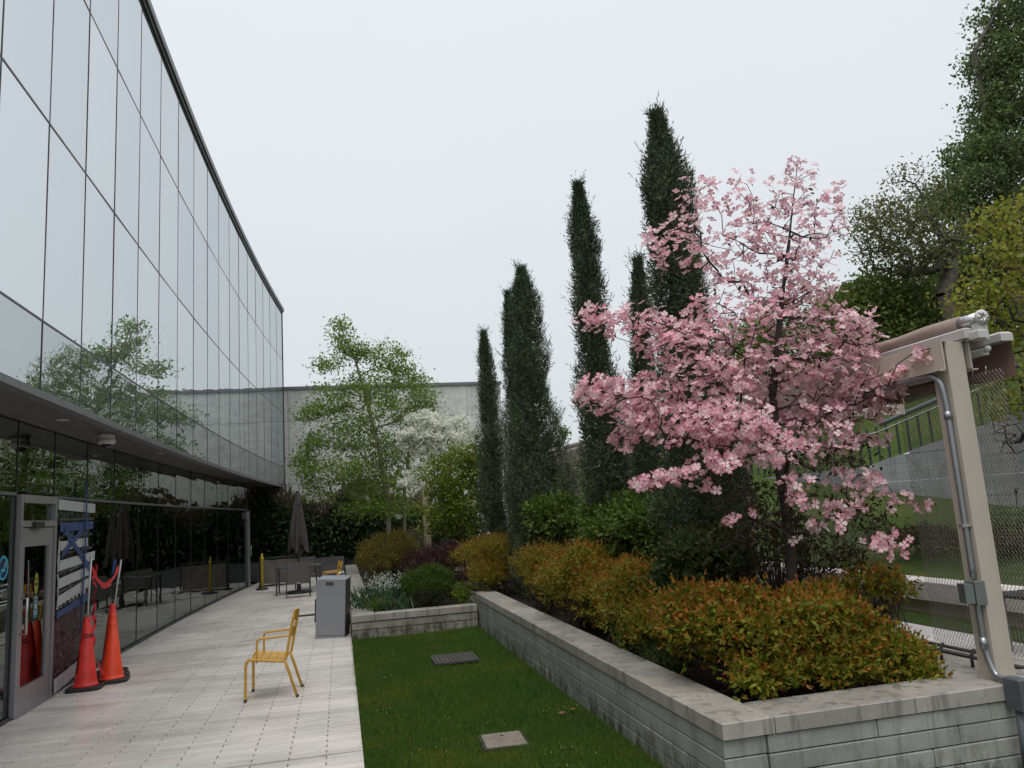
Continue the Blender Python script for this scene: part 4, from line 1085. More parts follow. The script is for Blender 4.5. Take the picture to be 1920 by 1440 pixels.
# ================================================================== VEGETATION
def shoots(pos, nrm, n_leaf, length, lsize, droop=.0, spread=.5):
    """leaf clusters along short shoots. returns pos, dir, size, tipflag"""
    n = len(pos); axis = unit(nrm*.9+np.array([0, 0, .55])+rng.normal(size=(n, 3))*spread)
    L = length*(.6+.8*rng.random(n)); P = []; Dd = []; S = []; T = []
    for q in range(n_leaf):
        f = q/(n_leaf-1); p = pos+axis*(L*f)[:, None]
        ph = q*2.4+rng.random(n)*6.28; b_ = basis(axis); side = b_[:, :, 0]*np.cos(ph)[:, None]+b_[:, :, 2]*np.sin(ph)[:, None]
        d = unit(side*(1-.55*f)+axis*(.35+.8*f)+np.array([0, 0, -droop*(1-f)])); P.append(p); Dd.append(d)
        S.append(lsize*(1.15-.45*f)*(.75+.5*rng.random(n))); T.append(np.full(n, f))
    return np.concatenate(P), np.concatenate(Dd), np.concatenate(S), np.concatenate(T)
def bumpy(blobs, n, subr=.22, seed=0):
    """cover each ellipsoid with sub lumps"""
    out_ = []
    for b_ in blobs:
        out_.append((*b_[:3], b_[3]*.8, b_[4]*.8, b_[5]*.8))
        for _ in range(n):
            d = unit(rng.normal(size=3)); d[2] = abs(d[2])*.9-.15
            s_ = subr*(.7+.6*rng.random()); out_.append((b_[0]+d[0]*b_[3]*.8, b_[1]+d[1]*b_[4]*.8, b_[2]+d[2]*b_[5]*.8, s_*b_[3]*1.6, s_*b_[4]*1.6, s_*b_[5]*1.5))
    return out_
def stems(parent, base, blobs, n, mat='twig', r=.006, spread=.12, tops=None):
    b = MB()
    P, _, _ = balls(n, blobs)
    for p in P:
        b0 = Vector((base[0]+random.gauss(0, spread), base[1]+random.gauss(0, spread), base[2]-.02)); q = Vector(p)
        mid = b0.lerp(q, .5)+Vector((random.gauss(0, .03), random.gauss(0, .03), -.03)); b.tube([b0, mid, q], [r, r*.7, r*.3], 4, cap=False)
    return b.build('branches', mat, parent)
def spirea(loc, blobs, n, label, tip, lsize=.030, stemn=120, thick=.5, nl=7, length=.085, group='orange tipped spirea mounds in the planter', mats=('leaf_spirea', 'leaf_spirea_tip'), name='spirea_shrub'):
    t = empty(name, (0, 0, 0), label, 'shrub', group)
    bl = bumpy(blobs, 13, .27); pos, nr, _ = shell(n, bl, thick)
    pos += nr*np.clip(rng.normal(size=(len(pos), 1))*.035, -.05, .12)
    keep = pos[:, 2] > loc[2]+.05; pos, nr = pos[keep], nr[keep]
    P, d, s_, T = shoots(pos, nr, nl, length, lsize, .25)
    hf = np.clip((pos[:, 2]-loc[2])/(max(b_[2]+b_[5] for b_ in blobs)-loc[2]), 0, 1); hf = np.tile(hf, nl)
    ti = ((T > .6) & (rng.random(len(T)) < tip*(.35+.9*hf))).astype(int)
    leaves('foliage', LEAF4 if lsize > .028 else LEAF2, P, d, s_, list(mats), t, mi=ti)
    stems(t, loc, blobs, stemn, 'twig', .006, .18)
    return t
G0 = .40
# near planter, each clump a shrub
spirea((3.0, 5.4, G0), [(2.92, 5.38, .82, .42, .40, .38), (3.30, 5.22, .80, .40, .30, .32), (2.66, 5.7, .88, .24, .42, .34), (3.42, 5.02, .60, .30, .12, .16), (2.86, 5.06, .62, .22, .14, .16)], 5600, 'largest and nearest orange and yellow green spirea mound at the corner of the planter', .85, .048, 160)
spirea((3.7, 5.15, G0), [(3.62, 5.10, .66, .32, .20, .24), (3.95, 5.08, .56, .18, .16, .16), (3.98, 4.92, .50, .10, .05, .07)], 1300, 'lower yellow green spirea clump spilling toward the front wall right of the dogwood trunk', .45, .048, 90)
spirea((4.0, 5.5, G0), [(4.02, 5.42, 1.05, .26, .22, .18), (3.75, 5.5, .95, .20, .2, .16)], 380, 'sparse twiggy spirea with bare dark stems beside the beige post', .8, .046, 240, .7)
spirea((2.85, 7.3, G0), [(2.82, 7.3, .80, .36, .62, .42), (2.74, 6.75, .70, .25, .35, .30), (3.0, 7.9, .88, .36, .45, .42)], 4200, 'orange green spirea mound second from the front wall', .85, .038, 100)
spirea((2.85, 9.3, G0), [(2.84, 9.2, .92, .38, .75, .48), (2.80, 8.5, .80, .32, .4, .36)], 4000, 'tall orange topped spirea mound third from the front wall', 1.05, .036, 80)
spirea((2.85, 10.9, G0), [(2.82, 10.9, .88, .38, .70, .42)], 2800, 'orange spirea mound fourth from the front wall', 1.0, .030, 60)
spirea((2.75, 13.6, G0), [(2.62, 13.9, .98, .52, .85, .48), (2.5, 13.5, .70, .36, .4, .35)], 3600, 'bright orange spirea mound at the far end of the long wall', 1.3, .030, 60)
# viburnum
def leafy(name, loc, blobs, n, label, mat, lsize, cat='shrub', group=None, tpl=LEAF4, nl=6, length=.12, stemn=60, thick=.5, sub=9, spread=.5, subr=.25, stemmat='twig', stemr=.008):
    t = empty(name, (0, 0, 0), label, cat, group)
    bl = bumpy(blobs, sub, subr); pos, nr, _ = shell(n, bl, thick); keep = pos[:, 2] > loc[2]+.02; pos, nr = pos[keep], nr[keep]
    P, d, s_, T = shoots(pos, nr, nl, length, lsize, .2, spread)
    leaves('foliage', tpl, P, d, s_, mat, t)
    if stemn: stems(t, loc, blobs, stemn, stemmat, stemr)
    return t
VG = 'green viburnum bushes in the planter'
leafy('viburnum_bush', (3.35, 12.0, G0), [(3.30, 11.9, 1.55, .50, .75, .50)], 1500, 'farther rounded green viburnum bush in front of the paired columnar junipers', 'leaf_viburnum', .075, group=VG)
leafy('viburnum_bush', (3.45, 8.6, G0), [(3.42, 8.7, 1.45, .50, .85, .56), (3.30, 9.4, 1.45, .4, .5, .45)], 2400, 'large bright green viburnum bush in the middle of the planter', 'leaf_viburnum', .075, group=VG)
leafy('viburnum_bush', (3.4, 6.7, G0), [(3.35, 6.7, 1.25, .38, .42, .30), (3.15, 6.95, 1.0, .28, .3, .3)], 900, 'smaller dark green viburnum bush just left of the dogwood trunk', 'leaf_darkshrub', .07, group=VG, stemn=140)
leafy('dark_shrub', (3.8, 6.4, G0), [(3.75, 6.3, 1.25, .42, .5, .55), (4.0, 6.0, 1.1, .3, .3, .4)], 260, 'bare brown twiggy shrub behind the dogwood trunk', 'leaf_bronze', .05, stemn=260, stemr=.007)
# low plants at wall foot
leafy('ground_plant', (2.66, 6.6, G0), [(2.66, 6.45, .47, .10, .35, .10)], 160, 'small feathery green plant at the inner edge of the long wall', 'leaf_darkshrub', .05, 'plant', tpl=NEEDLE, stemn=0)
leafy('ground_plant', (2.70, 7.15, G0), [(2.68, 7.2, .50, .09, .12, .08)], 40, 'small broad leaved plant under the second spirea mound', 'leaf_viburnum', .085, 'plant', stemn=0)
b = MB()
for i in range(260):
    x = 2.56+random.random()*1.4; y = 4.9+random.random()*1.2; a_ = random.random()*3; L = .02+random.random()*.04
    b.obox(Matrix.Translation((x, y, .405)) @ Matrix.Rotation(a_, 4, 'Z') @ Matrix.Rotation(random.gauss(0, .3), 4, 'Y'), L, L*.4, .006)
tag(b.build('mulch', 'twig'), 'dark bark mulch scattered over the near planter soil', 'mulch', kind='stuff')

# far bed plants
def yewball():
    t = empty('yew_ball', (0, 0, 0), 'clipped dark green yew ball behind the short end wall', 'shrub')
    bl = [(1.50, 13.85, .62, .50, .48, .40)]; bl = bumpy(bl, 22, .16); pos, nr, _ = shell(5200, bl, .35); k_ = pos[:, 2] > .27
    P, d, s_, T = shoots(pos[k_], nr[k_], 8, .07, .026, 0, .35); leaves('foliage', NEEDLE, P, d, s_*1.4, 'leaf_yew', t); stems(t, (1.5, 13.85, .27), bl[:1], 40)
yewball()
leafy('purple_barberry', (2.05, 15.0, .26), [(2.0, 15.1, .80, .52, .55, .56), (1.9, 15.9, .85, .6, .5, .45)], 3600, 'dark purple barberry shrub behind the yew ball', 'leaf_purple', .028, tpl=LEAF2, stemn=140, nl=6, length=.09)
leafy('rust_spirea', (1.0, 19, .26), [(.80, 17.9, .82, .58, 1.1, .62), (1.15, 18.8, 1.0, .6, .8, .60), (1.5, 18.6, .95, .4, .7, .5)], 5200, 'rust brown and olive spirea mound beside the stone ledge', 'leaf_rust', .034, tpl=LEAF2, stemn=200, nl=6, length=.10)
leafy('pale_plant', (1.9, 19.6, .26), [(1.9, 19.6, 1.05, .4, .5, .55)], 900, 'pale grey green wispy shrub beside the timber post', 'leaf_feather', .04, tpl=NEEDLE, stemn=60, nl=5, length=.12)
def flowers():
    t = empty('flower_clump', (0, 0, 0), 'clump of small white nodding flowers with strap leaves left of the yew ball', 'flowers')
    n = 220; x = .80+rng.normal(size=n)*.20; y = 14.5+rng.normal(size=n)*.35; pos = np.stack([x, y, np.full(n, .27)], 1)
    d = unit(np.stack([rng.normal(size=n)*.25, rng.normal(size=n)*.25, np.ones(n)], 1)); b = MB()
    tips = []
    for i in range(n):
        h = .35+.25*random.random(); p0 = Vector(pos[i]); p1 = p0+Vector(d[i])*h; tips.append(p1)
        if i % 2 == 0: b.tube([p0, p1], .004, 3, cap=False)
    b.build('stems', 'leaf_iris', t)['kind'] = 'stuff'
    ST = ([(0, 0, 0), (.03, .3, 0), (.028, .7, -.05), (0, 1, -.16), (-.028, .7, -.05), (-.03, .3, 0)], [(0, 1, 2), (0, 2, 3), (0, 3, 4), (0, 4, 5)])
    n2 = 320; pos2 = np.stack([.72+rng.normal(size=n2)*.20, 14.2+rng.normal(size=n2)*.3, np.full(n2, .27)], 1)
    d2 = unit(np.stack([rng.normal(size=n2)*.5, rng.normal(size=n2)*.5, np.ones(n2)], 1)); leaves('strap_leaves', ST, pos2, d2, .3+.2*rng.random(n2), 'leaf_iris', t)
    tp = np.array([list(p) for p in tips]); m_ = np.repeat(tp, 4, 0)+rng.normal(size=(len(tp)*4, 3))*.018
    leaves('blossoms', LEAF2, m_, unit(rng.normal(size=m_.shape)-np.array([0, 0, .8])), np.full(len(m_), .028), 'petal_white', t)
    # broad tulip-like leaves drooping at the front
    BL = ([(0, 0, 0), (.10, .25, .02), (.13, .6, .0), (0, 1, -.25), (-.13, .6, 0), (-.10, .25, .02)], [(0, 1, 2), (0, 2, 3), (0, 3, 4), (0, 4, 5)])
    for i in range(9):
        p = np.array([[.55+.07*i+random.gauss(0, .03), 13.48+random.random()*.15, .28]]); dd = np.array([[random.gauss(0, .5), -.45, .8]])
        V, F = scatter(BL[0], BL[1], p, basis(dd, np.array([[0., -1., .6]])), np.array([.34])); link('broad_leaf', npmesh('broad_leaf', V, F, 'leaf_iris'), t)
flowers()
leafy('ground_plant', (.62, 13.6, .27), [(.62, 13.55, .36, .14, .2, .12)], 160, 'small leafy plant at the corner of the short end wall', 'leaf_viburnum', .04, 'plant', stemn=0)
leafy('ground_plant', (2.05, 13.6, .27), [(2.02, 13.55, .42, .14, .2, .17)], 150, 'small bright green plant between the yew ball and the long wall', 'leaf_greenbush', .05, 'plant', stemn=0)

# ---- columnar junipers
def column(x, y, ztop, width, label, n=9000, lean=0., zb=.4, thin=1.):
    width *= 1.14; n = int(n*1.15)
    t = empty('columnar_juniper', (0, 0, 0), label, 'tree', 'columnar junipers in a row')
    ztop -= .05; z = zb+(ztop-zb)*(rng.random(n)**1.08); f = (z-zb)/(ztop-zb)
    R0 = width/2*(.40+.60*np.clip((1-f)*1.5, 0, 1))*np.clip((1.004-f)*6.5, .01, 1)**.75*(.84+.13*np.sin(f*11+x*3)+.10*np.sin(f*31+x*7))
    th = rng.random(n)*2*np.pi; lob = 1+.17*np.sin(th*3+f*14+x)+.13*np.sin(th*5-f*23)+.08*np.sin(th*7+f*61)
    r = R0*lob*(1.06-.5*rng.random(n)**1.3); cx_ = x+lean*f; cy2 = y
    pos = np.stack([cx_+r*np.cos(th), cy2+r*np.sin(th), z], 1)
    outv = np.stack([np.cos(th), np.sin(th), np.zeros(n)], 1)
    P, d, s_, T = shoots(pos, outv*.35+np.array([0, 0, .9]), 4, .10, .055, 0, .28)
    leaves('foliage', NEEDLE, P, d, s_*1.15, 'leaf_cypress', t)
    # wild outer sprigs
    m_ = n//20; ii = np.concatenate([rng.integers(0, n, m_), np.argsort(-z)[:90][::3]]); m_ = len(ii); p2 = pos[ii]*1.; d2 = unit(outv[ii]*.55+np.array([0, 0, 1.])+rng.normal(size=(m_, 3))*.15)
    Ls = .05+.20*rng.random(m_)**1.5; PP = []; DD = []
    for q in range(9): PP.append(p2+d2*(Ls*q/8)[:, None]+outv[ii]*(R0[ii]*.12)[:, None]); DD.append(unit(d2+rng.normal(size=(m_, 3))*.45))
    PP = np.concatenate(PP); leaves('sprigs', NEEDLE, PP, np.concatenate(DD), np.full(len(PP), .055), 'leaf_cypress', t)
    MB().tube([(x+lean*q/8, y, zb+(ztop-zb)*q/8) for q in range(9)], [.06*(1-q/9)+.008 for q in range(9)], 7).build('trunk', 'bark_dark', t)
    # dense inner boughs
    nb = 1600; zz = zb+.1+(ztop-zb)*.93*rng.random(nb); ff = (zz-zb)/(ztop-zb); rr_ = width/2*np.clip((1-ff)*1.8, .03, 1)*.5*rng.random(nb); th = rng.random(nb)*6.28
    leaves('inner_boughs', LEAF2, np.stack([x+lean*ff+rr_*np.cos(th), y+rr_*np.sin(th), zz], 1), rng.normal(size=(nb, 3))*.4+np.array([0, 0, 1.]), np.full(nb, .15), 'leaf_cypress', t)
column(3.16, 15.7, 5.62, .62, 'shortest columnar juniper, leftmost of the row in front of the concrete wall', 7000, -.06)
column(3.18, 13.5, 5.85, .52, 'slim columnar juniper half hidden behind the left side of its taller twin', 6500, .0)
column(3.34, 12.7, 6.05, .95, 'broad columnar juniper second from the left with a bent tip', 14000, -.08)
column(3.42, 9.5, 6.2, .58, 'slender tall columnar juniper left of the pink dogwood', 11000, -.10)
column(3.62, 8.9, 4.95, .36, 'small leaning juniper spire between the two tallest junipers', 5500, .22)
column(3.62, 7.15, 5.98, .72, 'tallest and darkest columnar juniper directly behind the pink dogwood', 15000, -.16)
column(3.55, 14.6, 3.9, .5, 'low juniper filling the gap between the first two columns', 4000)

# ---- pink dogwood
def blossom_template():
    V = []; F = []; tone = []
    for k_ in range(4):
        a_ = k_*math.pi/2+.0; ca, sa = math.cos(a_), math.sin(a_)
        pts = [(0, .03, 0, 0.), (.17, .20, .03, .15), (.31, .46, .06, .6), (.23, .68, .05, 1.), (0, .66, .02, .8), (-.23, .68, .05, 1.), (-.31, .46, .06, .6), (-.17, .20, .03, .15), (0, .38, .0, .1)]
        o = len(V)
        w_ = 1.0 if k_ % 2 == 0 else .88
        for (x, y, z, t_) in pts: V.append((ca*x*w_-sa*y, sa*x*w_+ca*y, z+.12*y*y)); tone.append(t_)
        F += [(o, o+1, o+8), (o+1, o+2, o+8), (o+2, o+3, o+4), (o+2, o+4, o+8), (o+8, o+4, o+6), (o+4, o+5, o+6), (o+8, o+6, o+7), (o+8, o+7, o)]
    return np.array(V), np.array(F), np.array(tone)
BV, BF, BT = blossom_template()
EYE_V = np.array([(.07*math.cos(a_), .07*math.sin(a_), .035) for a_ in [i*math.pi/3 for i in range(6)]]+[(0, 0, .08)]); EYE_F = np.array([(i, (i+1) % 6, 6) for i in range(6)])
def pink_dogwood():
    t = empty('pink_dogwood', (0, 0, 0), 'pink flowering dogwood tree in full bloom in the near planter', 'tree')
    Y0 = 5.6
    # crown masses: px, py, half width px, half height px, depth offset, depth radius, count
    B = [(1180, 742, 105, 34, .15, .35, 75), (1120, 730, 45, 18, .15, .3, 26), (1180, 600, 90, 22, .1, .3, 44), (1110, 590, 38, 14, .1, .2, 14), (1250, 630, 70, 22, .1, .3, 34),
         (1290, 650, 90, 32, 0, .45, 62), (1400, 605, 110, 28, .0, .5, 64), (1330, 570, 50, 18, 0, .3, 16), (1500, 575, 85, 26, .1, .45, 54), (1560, 615, 80, 28, .0, .5, 58), (1610, 640, 45, 22, -.1, .3, 26),
         (1300, 720, 110, 38, .0, .5, 82), (1200, 790, 55, 26, .1, .35, 34), (1170, 825, 26, 20, .1, .2, 12), (1290, 800, 85, 32, -.2, .4, 62), (1400, 700, 90, 42, .1, .5, 74), (1480, 680, 90, 40, .1, .5, 66), (1560, 700, 90, 40, 0, .5, 72), (1620, 740, 62, 34, -.1, .4, 50),
         (1380, 790, 80, 32, -.3, .4, 58), (1430, 840, 70, 26, -.3, .35, 40), (1500, 780, 90, 32, .1, .45, 50), (1590, 780, 80, 22, 0, .4, 36), (1550, 825, 78, 22, -.2, .35, 36), (1470, 745, 80, 30, .2, .4, 44),
         (1640, 715, 40, 26, -.2, .3, 22), (1330, 870, 45, 16, -.35, .3, 18), (1270, 890, 45, 10, -.3, .25, 18), (1215, 905, 30, 9, -.3, .2, 10), (1640, 825, 22, 10, -.2, .2, 7),
         (1270, 460, 65, 42, .2, .35, 40), (1225, 455, 26, 14, .2, .2, 7), (1300, 380, 40, 42, .2, .3, 22), (1325, 345, 22, 14, .2, .2, 6), (1350, 480, 52, 42, .2, .35, 30), (1385, 385, 28, 34, .1, .25, 13), (1388, 335, 18, 16, .1, .2, 6), (1405, 445, 42, 40, .1, .3, 24),
         (1450, 440, 48, 70, 0, .35, 46), (1480, 360, 38, 42, 0, .3, 26), (1496, 300, 18, 14, 0, .12, 5), (1515, 330, 20, 18, 0, .15, 6), (1545, 410, 36, 40, .05, .3, 26), (1560, 360, 16, 14, .05, .15, 6), (1575, 430, 12, 20, .05, .15, 5), (1500, 480, 62, 48, .0, .35, 40), (1440, 540, 80, 34, .1, .4, 42), (1500, 550, 50, 26, .1, .4, 24), (1360, 540, 45, 20, .1, .3, 10),
         (1690, 700, 30, 14, -.6, .15, 11), (1735, 668, 32, 10, -.85, .12, 10), (1660, 725, 25, 16, -.4, .2, 10),
         (1620, 905, 45, 20, -.3, .25, 17), (1570, 890, 25, 12, -.2, .2, 4), (1680, 935, 30, 14, -.4, .2, 8), (1730, 952, 18, 10, -.55, .1, 5), (1580, 955, 42, 14, -.4, .2, 12), (1550, 985, 22, 10, -.4, .2, 6), (1660, 1015, 36, 14, -.5, .2, 9), (1672, 1035, 18, 12, -.5, .15, 3),
         (1375, 975, 16, 8, -.3, .15, 4), (1500, 850, 28, 20, -.3, .2, 7), (1490, 905, 26, 14, -.4, .2, 7), (1495, 940, 26, 10, -.4, .2, 5), (1490, 1010, 6, 6, -.45, .1, 1), (1410, 962, 6, 6, -.3, .1, 1), (1320, 915, 20, 10, -.3, .2, 4)]
    blobs = []; tgt = []
    for (px, py, hx_, hy_, dy, dr_, cnt) in B:
        Y = Y0+dy; c_ = at(px, py, Y); k_ = (c_-CAMP).dot(CW)/FPX; blobs.append((c_.x, c_.y, c_.z, hx_*k_*1.03, dr_, (hy_*1.22+3)*k_, cnt))
    for bb_ in blobs:
        m_ = max(1, int(bb_[6]/2.2)); P, _, _ = balls(m_, [bb_]); tgt += list(P)
    tb_ = at(1492, 1170, Y0); tx = tb_.x
    trunk = [(tx-.02, Y0, .40), (tx-.0, Y0, .9), (at(1480, 1000, Y0).x, Y0, at(1480, 1000, Y0).z), (at(1462, 860, Y0).x, Y0+.03, at(1462, 860, Y0).z), (at(1455, 740, Y0).x, Y0+.05, at(1455, 740, Y0).z), (at(1462, 600, Y0).x, Y0, at(1462, 600, Y0).z), (at(1480, 450, Y0).x, Y0, at(1480, 450, Y0).z), (at(1494, 310, Y0).x, Y0, at(1494, 310, Y0).z)]
    # second leader
    extra = [at(1440, 560, Y0+.1), at(1412, 420, Y0+.12), at(1300, 540, Y0+.2), at(1530, 520, Y0), at(1250, 700, Y0), at(1580, 720, Y0-.1), at(1390, 760, Y0), at(1580, 880, Y0-.3), at(1640, 980, Y0-.45), at(1420, 930, Y0-.2), at(1540, 1000, Y0-.3)]
    tgt = [list(e_) for e_ in extra]+[list(p) for p in tgt]
    sk = skeleton(trunk, tgt, .13, .0028, .47, .04, .14, .044)
    skel_obj('trunk', sk, 'bark_dark', t, 0., 6)
    P, par, r, ends = sk
    # twiggy undergrowth in lower crown
    low = []; 
    for (px, py, hx_, hy_) in ((1380, 1000, 120, 60), (1560, 1000, 110, 60), (1450, 930, 90, 40), (1620, 960, 60, 40), (1380, 920, 80, 40), (1560, 860, 90, 30)):
        c_ = at(px, py, Y0-.1); k_ = (c_-CAMP).dot(CW)/FPX; q, _, _ = balls(28, [(c_.x, c_.y, c_.z, hx_*k_, .35, hy_*k_)]); low += list(q)
    sk2 = skeleton(trunk[:4], low, .11, .0022, .45, -.12, .2, .02); skel_obj('branch', sk2, 'twig', t, 0., 4)
    lv = np.array(low); lv = np.repeat(lv, 7, 0)+rng.normal(size=(len(low)*7, 3))*.07
    leaves('leaves', LEAF4, lv, rng.normal(size=lv.shape)+np.array([0, 0, -.3]), .05*(.6+.6*rng.random(len(lv))), 'leaf_bronze', t)
    # blossoms
    pos, _, ix = [], None, None
    for bb_ in blobs:
        q, _, _ = balls(int(bb_[6]*(2.6 if bb_[2] < 3.35 else 2.4)), [bb_]); pos.append(q)
    pos = np.concatenate(pos)
    pos[:, 2] += 0.
    cen = np.array([tx, Y0, 2.4]); outv = unit(pos-cen); n = len(pos)
    nrm = unit(outv*.5+np.array([-.1, -.38, .6])+rng.normal(size=(n, 3))*.6)
    ax = rng.normal(size=(n, 3)); Rm = basis(np.cross(nrm, ax), nrm)
    size = (.054*(.6+.65*rng.random(n)))
    dcam = np.linalg.norm(pos-np.array(CAMP), axis=1)/size; order = np.argsort(dcam); near_, rest = order[:300], order[300:]
    mesh_v = []
    for q in range(6):                          # variants, slightly different cupping
        VV = BV.copy(); VV[:, 2] += (q-2)*.10*(VV[:, 0]**2+VV[:, 1]**2)*2; VV[:, 2] += rng.normal(size=len(VV))*.015
        AV = np.concatenate([VV, EYE_V]); AF = np.concatenate([BF, EYE_F+len(VV)]); mi = np.concatenate([np.zeros(len(BF)), np.ones(len(EYE_F))]).astype(int)
        # make bracts islands: separate by duplicated verts already
        mesh_v.append((npmesh('blossom', AV, AF, ['petal_pink', 'flower_eye'], mi, np.concatenate([BT, np.zeros(7)])), VV))
    for i in near_:
        o = link('blossom', mesh_v[i % 6][0], t); mt = Matrix([list(Rm[i][r0]) for r0 in range(3)]).to_4x4(); 
        mt = Matrix.Translation(Vector(pos[i])) @ mt @ Matrix.Scale(float(size[i]), 4); o.matrix_local = mt
    V, F = scatter(BV, BF, pos[rest], Rm[rest], size[rest]); tn = np.tile(BT, len(rest))
    o = link('blossom', npmesh('blossom', V, F, 'petal_pink', None, tn), t); o['kind'] = 'stuff'
    V, F = scatter(EYE_V, EYE_F, pos[rest], Rm[rest], size[rest]); o = link('flower_eye', npmesh('flower_eye', V, F, 'flower_eye'), t); o['kind'] = 'stuff'
    lp = pos[rng.integers(0, n, 1500)][:900]+rng.normal(size=(900, 3))*.03-np.array([0, 0, .02])
    leaves('leaves', LEAF4, lp, rng.normal(size=lp.shape)+np.array([0, 0, .2]), .045*(.6+.6*rng.random(900)), 'leaf_rust', t)
pink_dogwood()

# ---- generic px-shaped tree
def pxtree(name, label, cat, trunk, B, Y0, leafmat_, lsize, per, bark, tpl=LEAF4, tgt_per=.25, step=.3, tip=.006, rbase=.09, spread=.12, group=None, hang=0., up=-.15, wob=.14, bare=None, part='foliage', expo=.47, upl=.1):
    t = empty(name, (0, 0, 0), label, cat, group); blobs = []; tg = []
    for (px, py, hx_, hy_, dy, dr_, cnt) in B:
        c_ = at(px, py, Y0+dy); k_ = (c_-CAMP).dot(CW)/FPX; blobs.append((c_.x, c_.y, c_.z, hx_*k_, dr_, hy_*k_, cnt))
    for bb_ in blobs: q, _, _ = balls(max(1, int(bb_[6]*tgt_per)), [bb_]); tg += list(q)
    sk = skeleton(trunk, tg, step, tip, expo, up, wob, rbase); skel_obj('trunk', sk, bark, t, 0., 5)
    T = np.array(tg); n = len(T)*per
    # leaves along last twig and around the end
    P, par, r, ends = sk; e_ = np.array(ends); a_ = P[e_]; p_ = P[np.maximum(par[e_], 0)]
    A_ = np.repeat(a_, per, 0); B_ = np.repeat(p_, per, 0); f = rng.random(n)[:, None]**.7
    pos = B_+(A_-B_)*f*1.15+rng.normal(size=(n, 3))*spread*np.array([1, 1, .7])
    d = unit(rng.normal(size=(n, 3))+np.array([0, 0, upl-hang]))
    leaves(part, tpl, pos, d, lsize*(.6+.7*rng.random(n)), leafmat_, t)
    return t
# birch
g0 = at(725, 1000, 23)
TB = lambda px, z: at(px, 1000, 23)
def wpt(px, py, Y): p = at(px, py, Y); return (p.x, p.y, p.z)
pxtree('birch_tree', 'multi stemmed birch with airy light green leaves in front of the concrete wall', 'tree',
       [(g0.x, 23, .3), wpt(728, 960, 23), wpt(715, 860, 23), wpt(690, 760, 23), wpt(668, 680, 23), wpt(640, 615, 23)],
       [(635, 625, 20, 30, 0, .5, 26), (655, 660, 30, 30, 0, .5, 26), (610, 680, 28, 18, 0, .5, 20), (680, 655, 12, 22, 0, .3, 12), (720, 670, 34, 32, 0, .6, 40), (752, 680, 22, 26, 0, .5, 22), (700, 720, 60, 26, 0, .8, 56), (770, 710, 34, 24, 0, .6, 30), (625, 730, 40, 18, 0, .6, 28), (700, 770, 90, 34, 0, 1.1, 90), (790, 745, 34, 30, 0, .7, 34), (610, 765, 48, 16, 0, .6, 34), (575, 780, 26, 12, 0, .4, 14), (640, 820, 66, 28, 0, .9, 60), (590, 830, 34, 18, 0, .5, 22), (565, 860, 22, 20, 0, .4, 20), (720, 840, 80, 36, 0, 1.1, 80), (630, 880, 66, 26, -.3, .9, 66), (575, 895, 20, 22, -.2, .5, 16), (700, 900, 74, 36, 0, 1.0, 76), (680, 950, 60, 20, 0, .8, 40), (760, 900, 40, 40, .4, .7, 34), (810, 790, 22, 26, .3, .5, 18), (600, 925, 26, 12, -.3, .4, 16), (740, 950, 46, 20, 0, .8, 34)],
       23, 'leaf_birch', .090, 18, 'bark_birch', LEAF2, 1.35, .35, .006, .08, .15, hang=.45, up=-.12)
q0 = at(758, 1000, 23.6)
pxtree('birch_tree', 'slim second birch with a pale straight stem right of the main birch trunk', 'tree',
       [(q0.x, 23.6, .3), wpt(757, 930, 23.6), wpt(765, 860, 23.6), wpt(775, 780, 23.6), wpt(785, 710, 23.6)],
       [(785, 720, 30, 26, 0, .6, 20), (800, 760, 30, 30, 0, .6, 26), (760, 790, 40, 30, 0, .7, 26), (740, 860, 40, 30, 0, .7, 26), (790, 830, 30, 30, 0, .6, 20)],
       23.6, 'leaf_birch', .090, 16, 'bark_birch', LEAF2, .8, .35, .007, .05, .20, hang=.45, up=-.12)

# white dogwood
q0 = at(838, 1010, 21)
pxtree('white_dogwood', 'white flowering dogwood between the birch and the round green bush', 'tree',
       [(q0.x, 21, .3), wpt(835, 930, 21), wpt(828, 860, 21), wpt(815, 800, 21)],
       [(800, 785, 40, 12, 0, .5, 44), (780, 815, 42, 12, 0, .5, 44), (830, 800, 38, 14, 0, .6, 44), (855, 825, 34, 14, 0, .6, 40), (820, 845, 44, 12, 0, .6, 44), (770, 835, 32, 8, 0, .4, 22), (870, 790, 14, 14, 0, .4, 12), (800, 870, 26, 9, -.2, .4, 14), (780, 890, 22, 7, -.2, .4, 14), (760, 906, 14, 6, -.2, .3, 10), (888, 815, 20, 16, .4, .5, 20), (800, 912, 24, 6, 0, .4, 12), (812, 822, 30, 14, 0, .6, 36), (845, 862, 26, 10, 0, .6, 16), (752, 822, 14, 8, 0, .4, 8)],
       21, 'petal_white', .11, 13, 'bark_dark', LEAF4, 1.2, .3, .005, .05, .05, hang=-.2, up=-.1, part='blossoms')
# round green bush
q0 = at(870, 1030, 17)
pxtree('green_bush', 'large rounded yellow green bush beside the timber post', 'shrub',
       [(q0.x, 17, .3), (q0.x, 17, .8)],
       [(880, 855, 50, 26, 0, .7, 90), (840, 885, 60, 34, -.2, .8, 110), (905, 890, 42, 40, 0, .8, 90), (850, 940, 70, 40, -.2, .9, 110), (915, 950, 30, 40, 0, .7, 44), (825, 975, 44, 30, -.2, .7, 60), (880, 990, 60, 24, -.2, .7, 50), (870, 910, 70, 40, 0, .8, 80)],
       17, 'leaf_greenbush', .080, 15, 'twig', LEAF4, .9, .25, .004, .03, .10, up=.0)
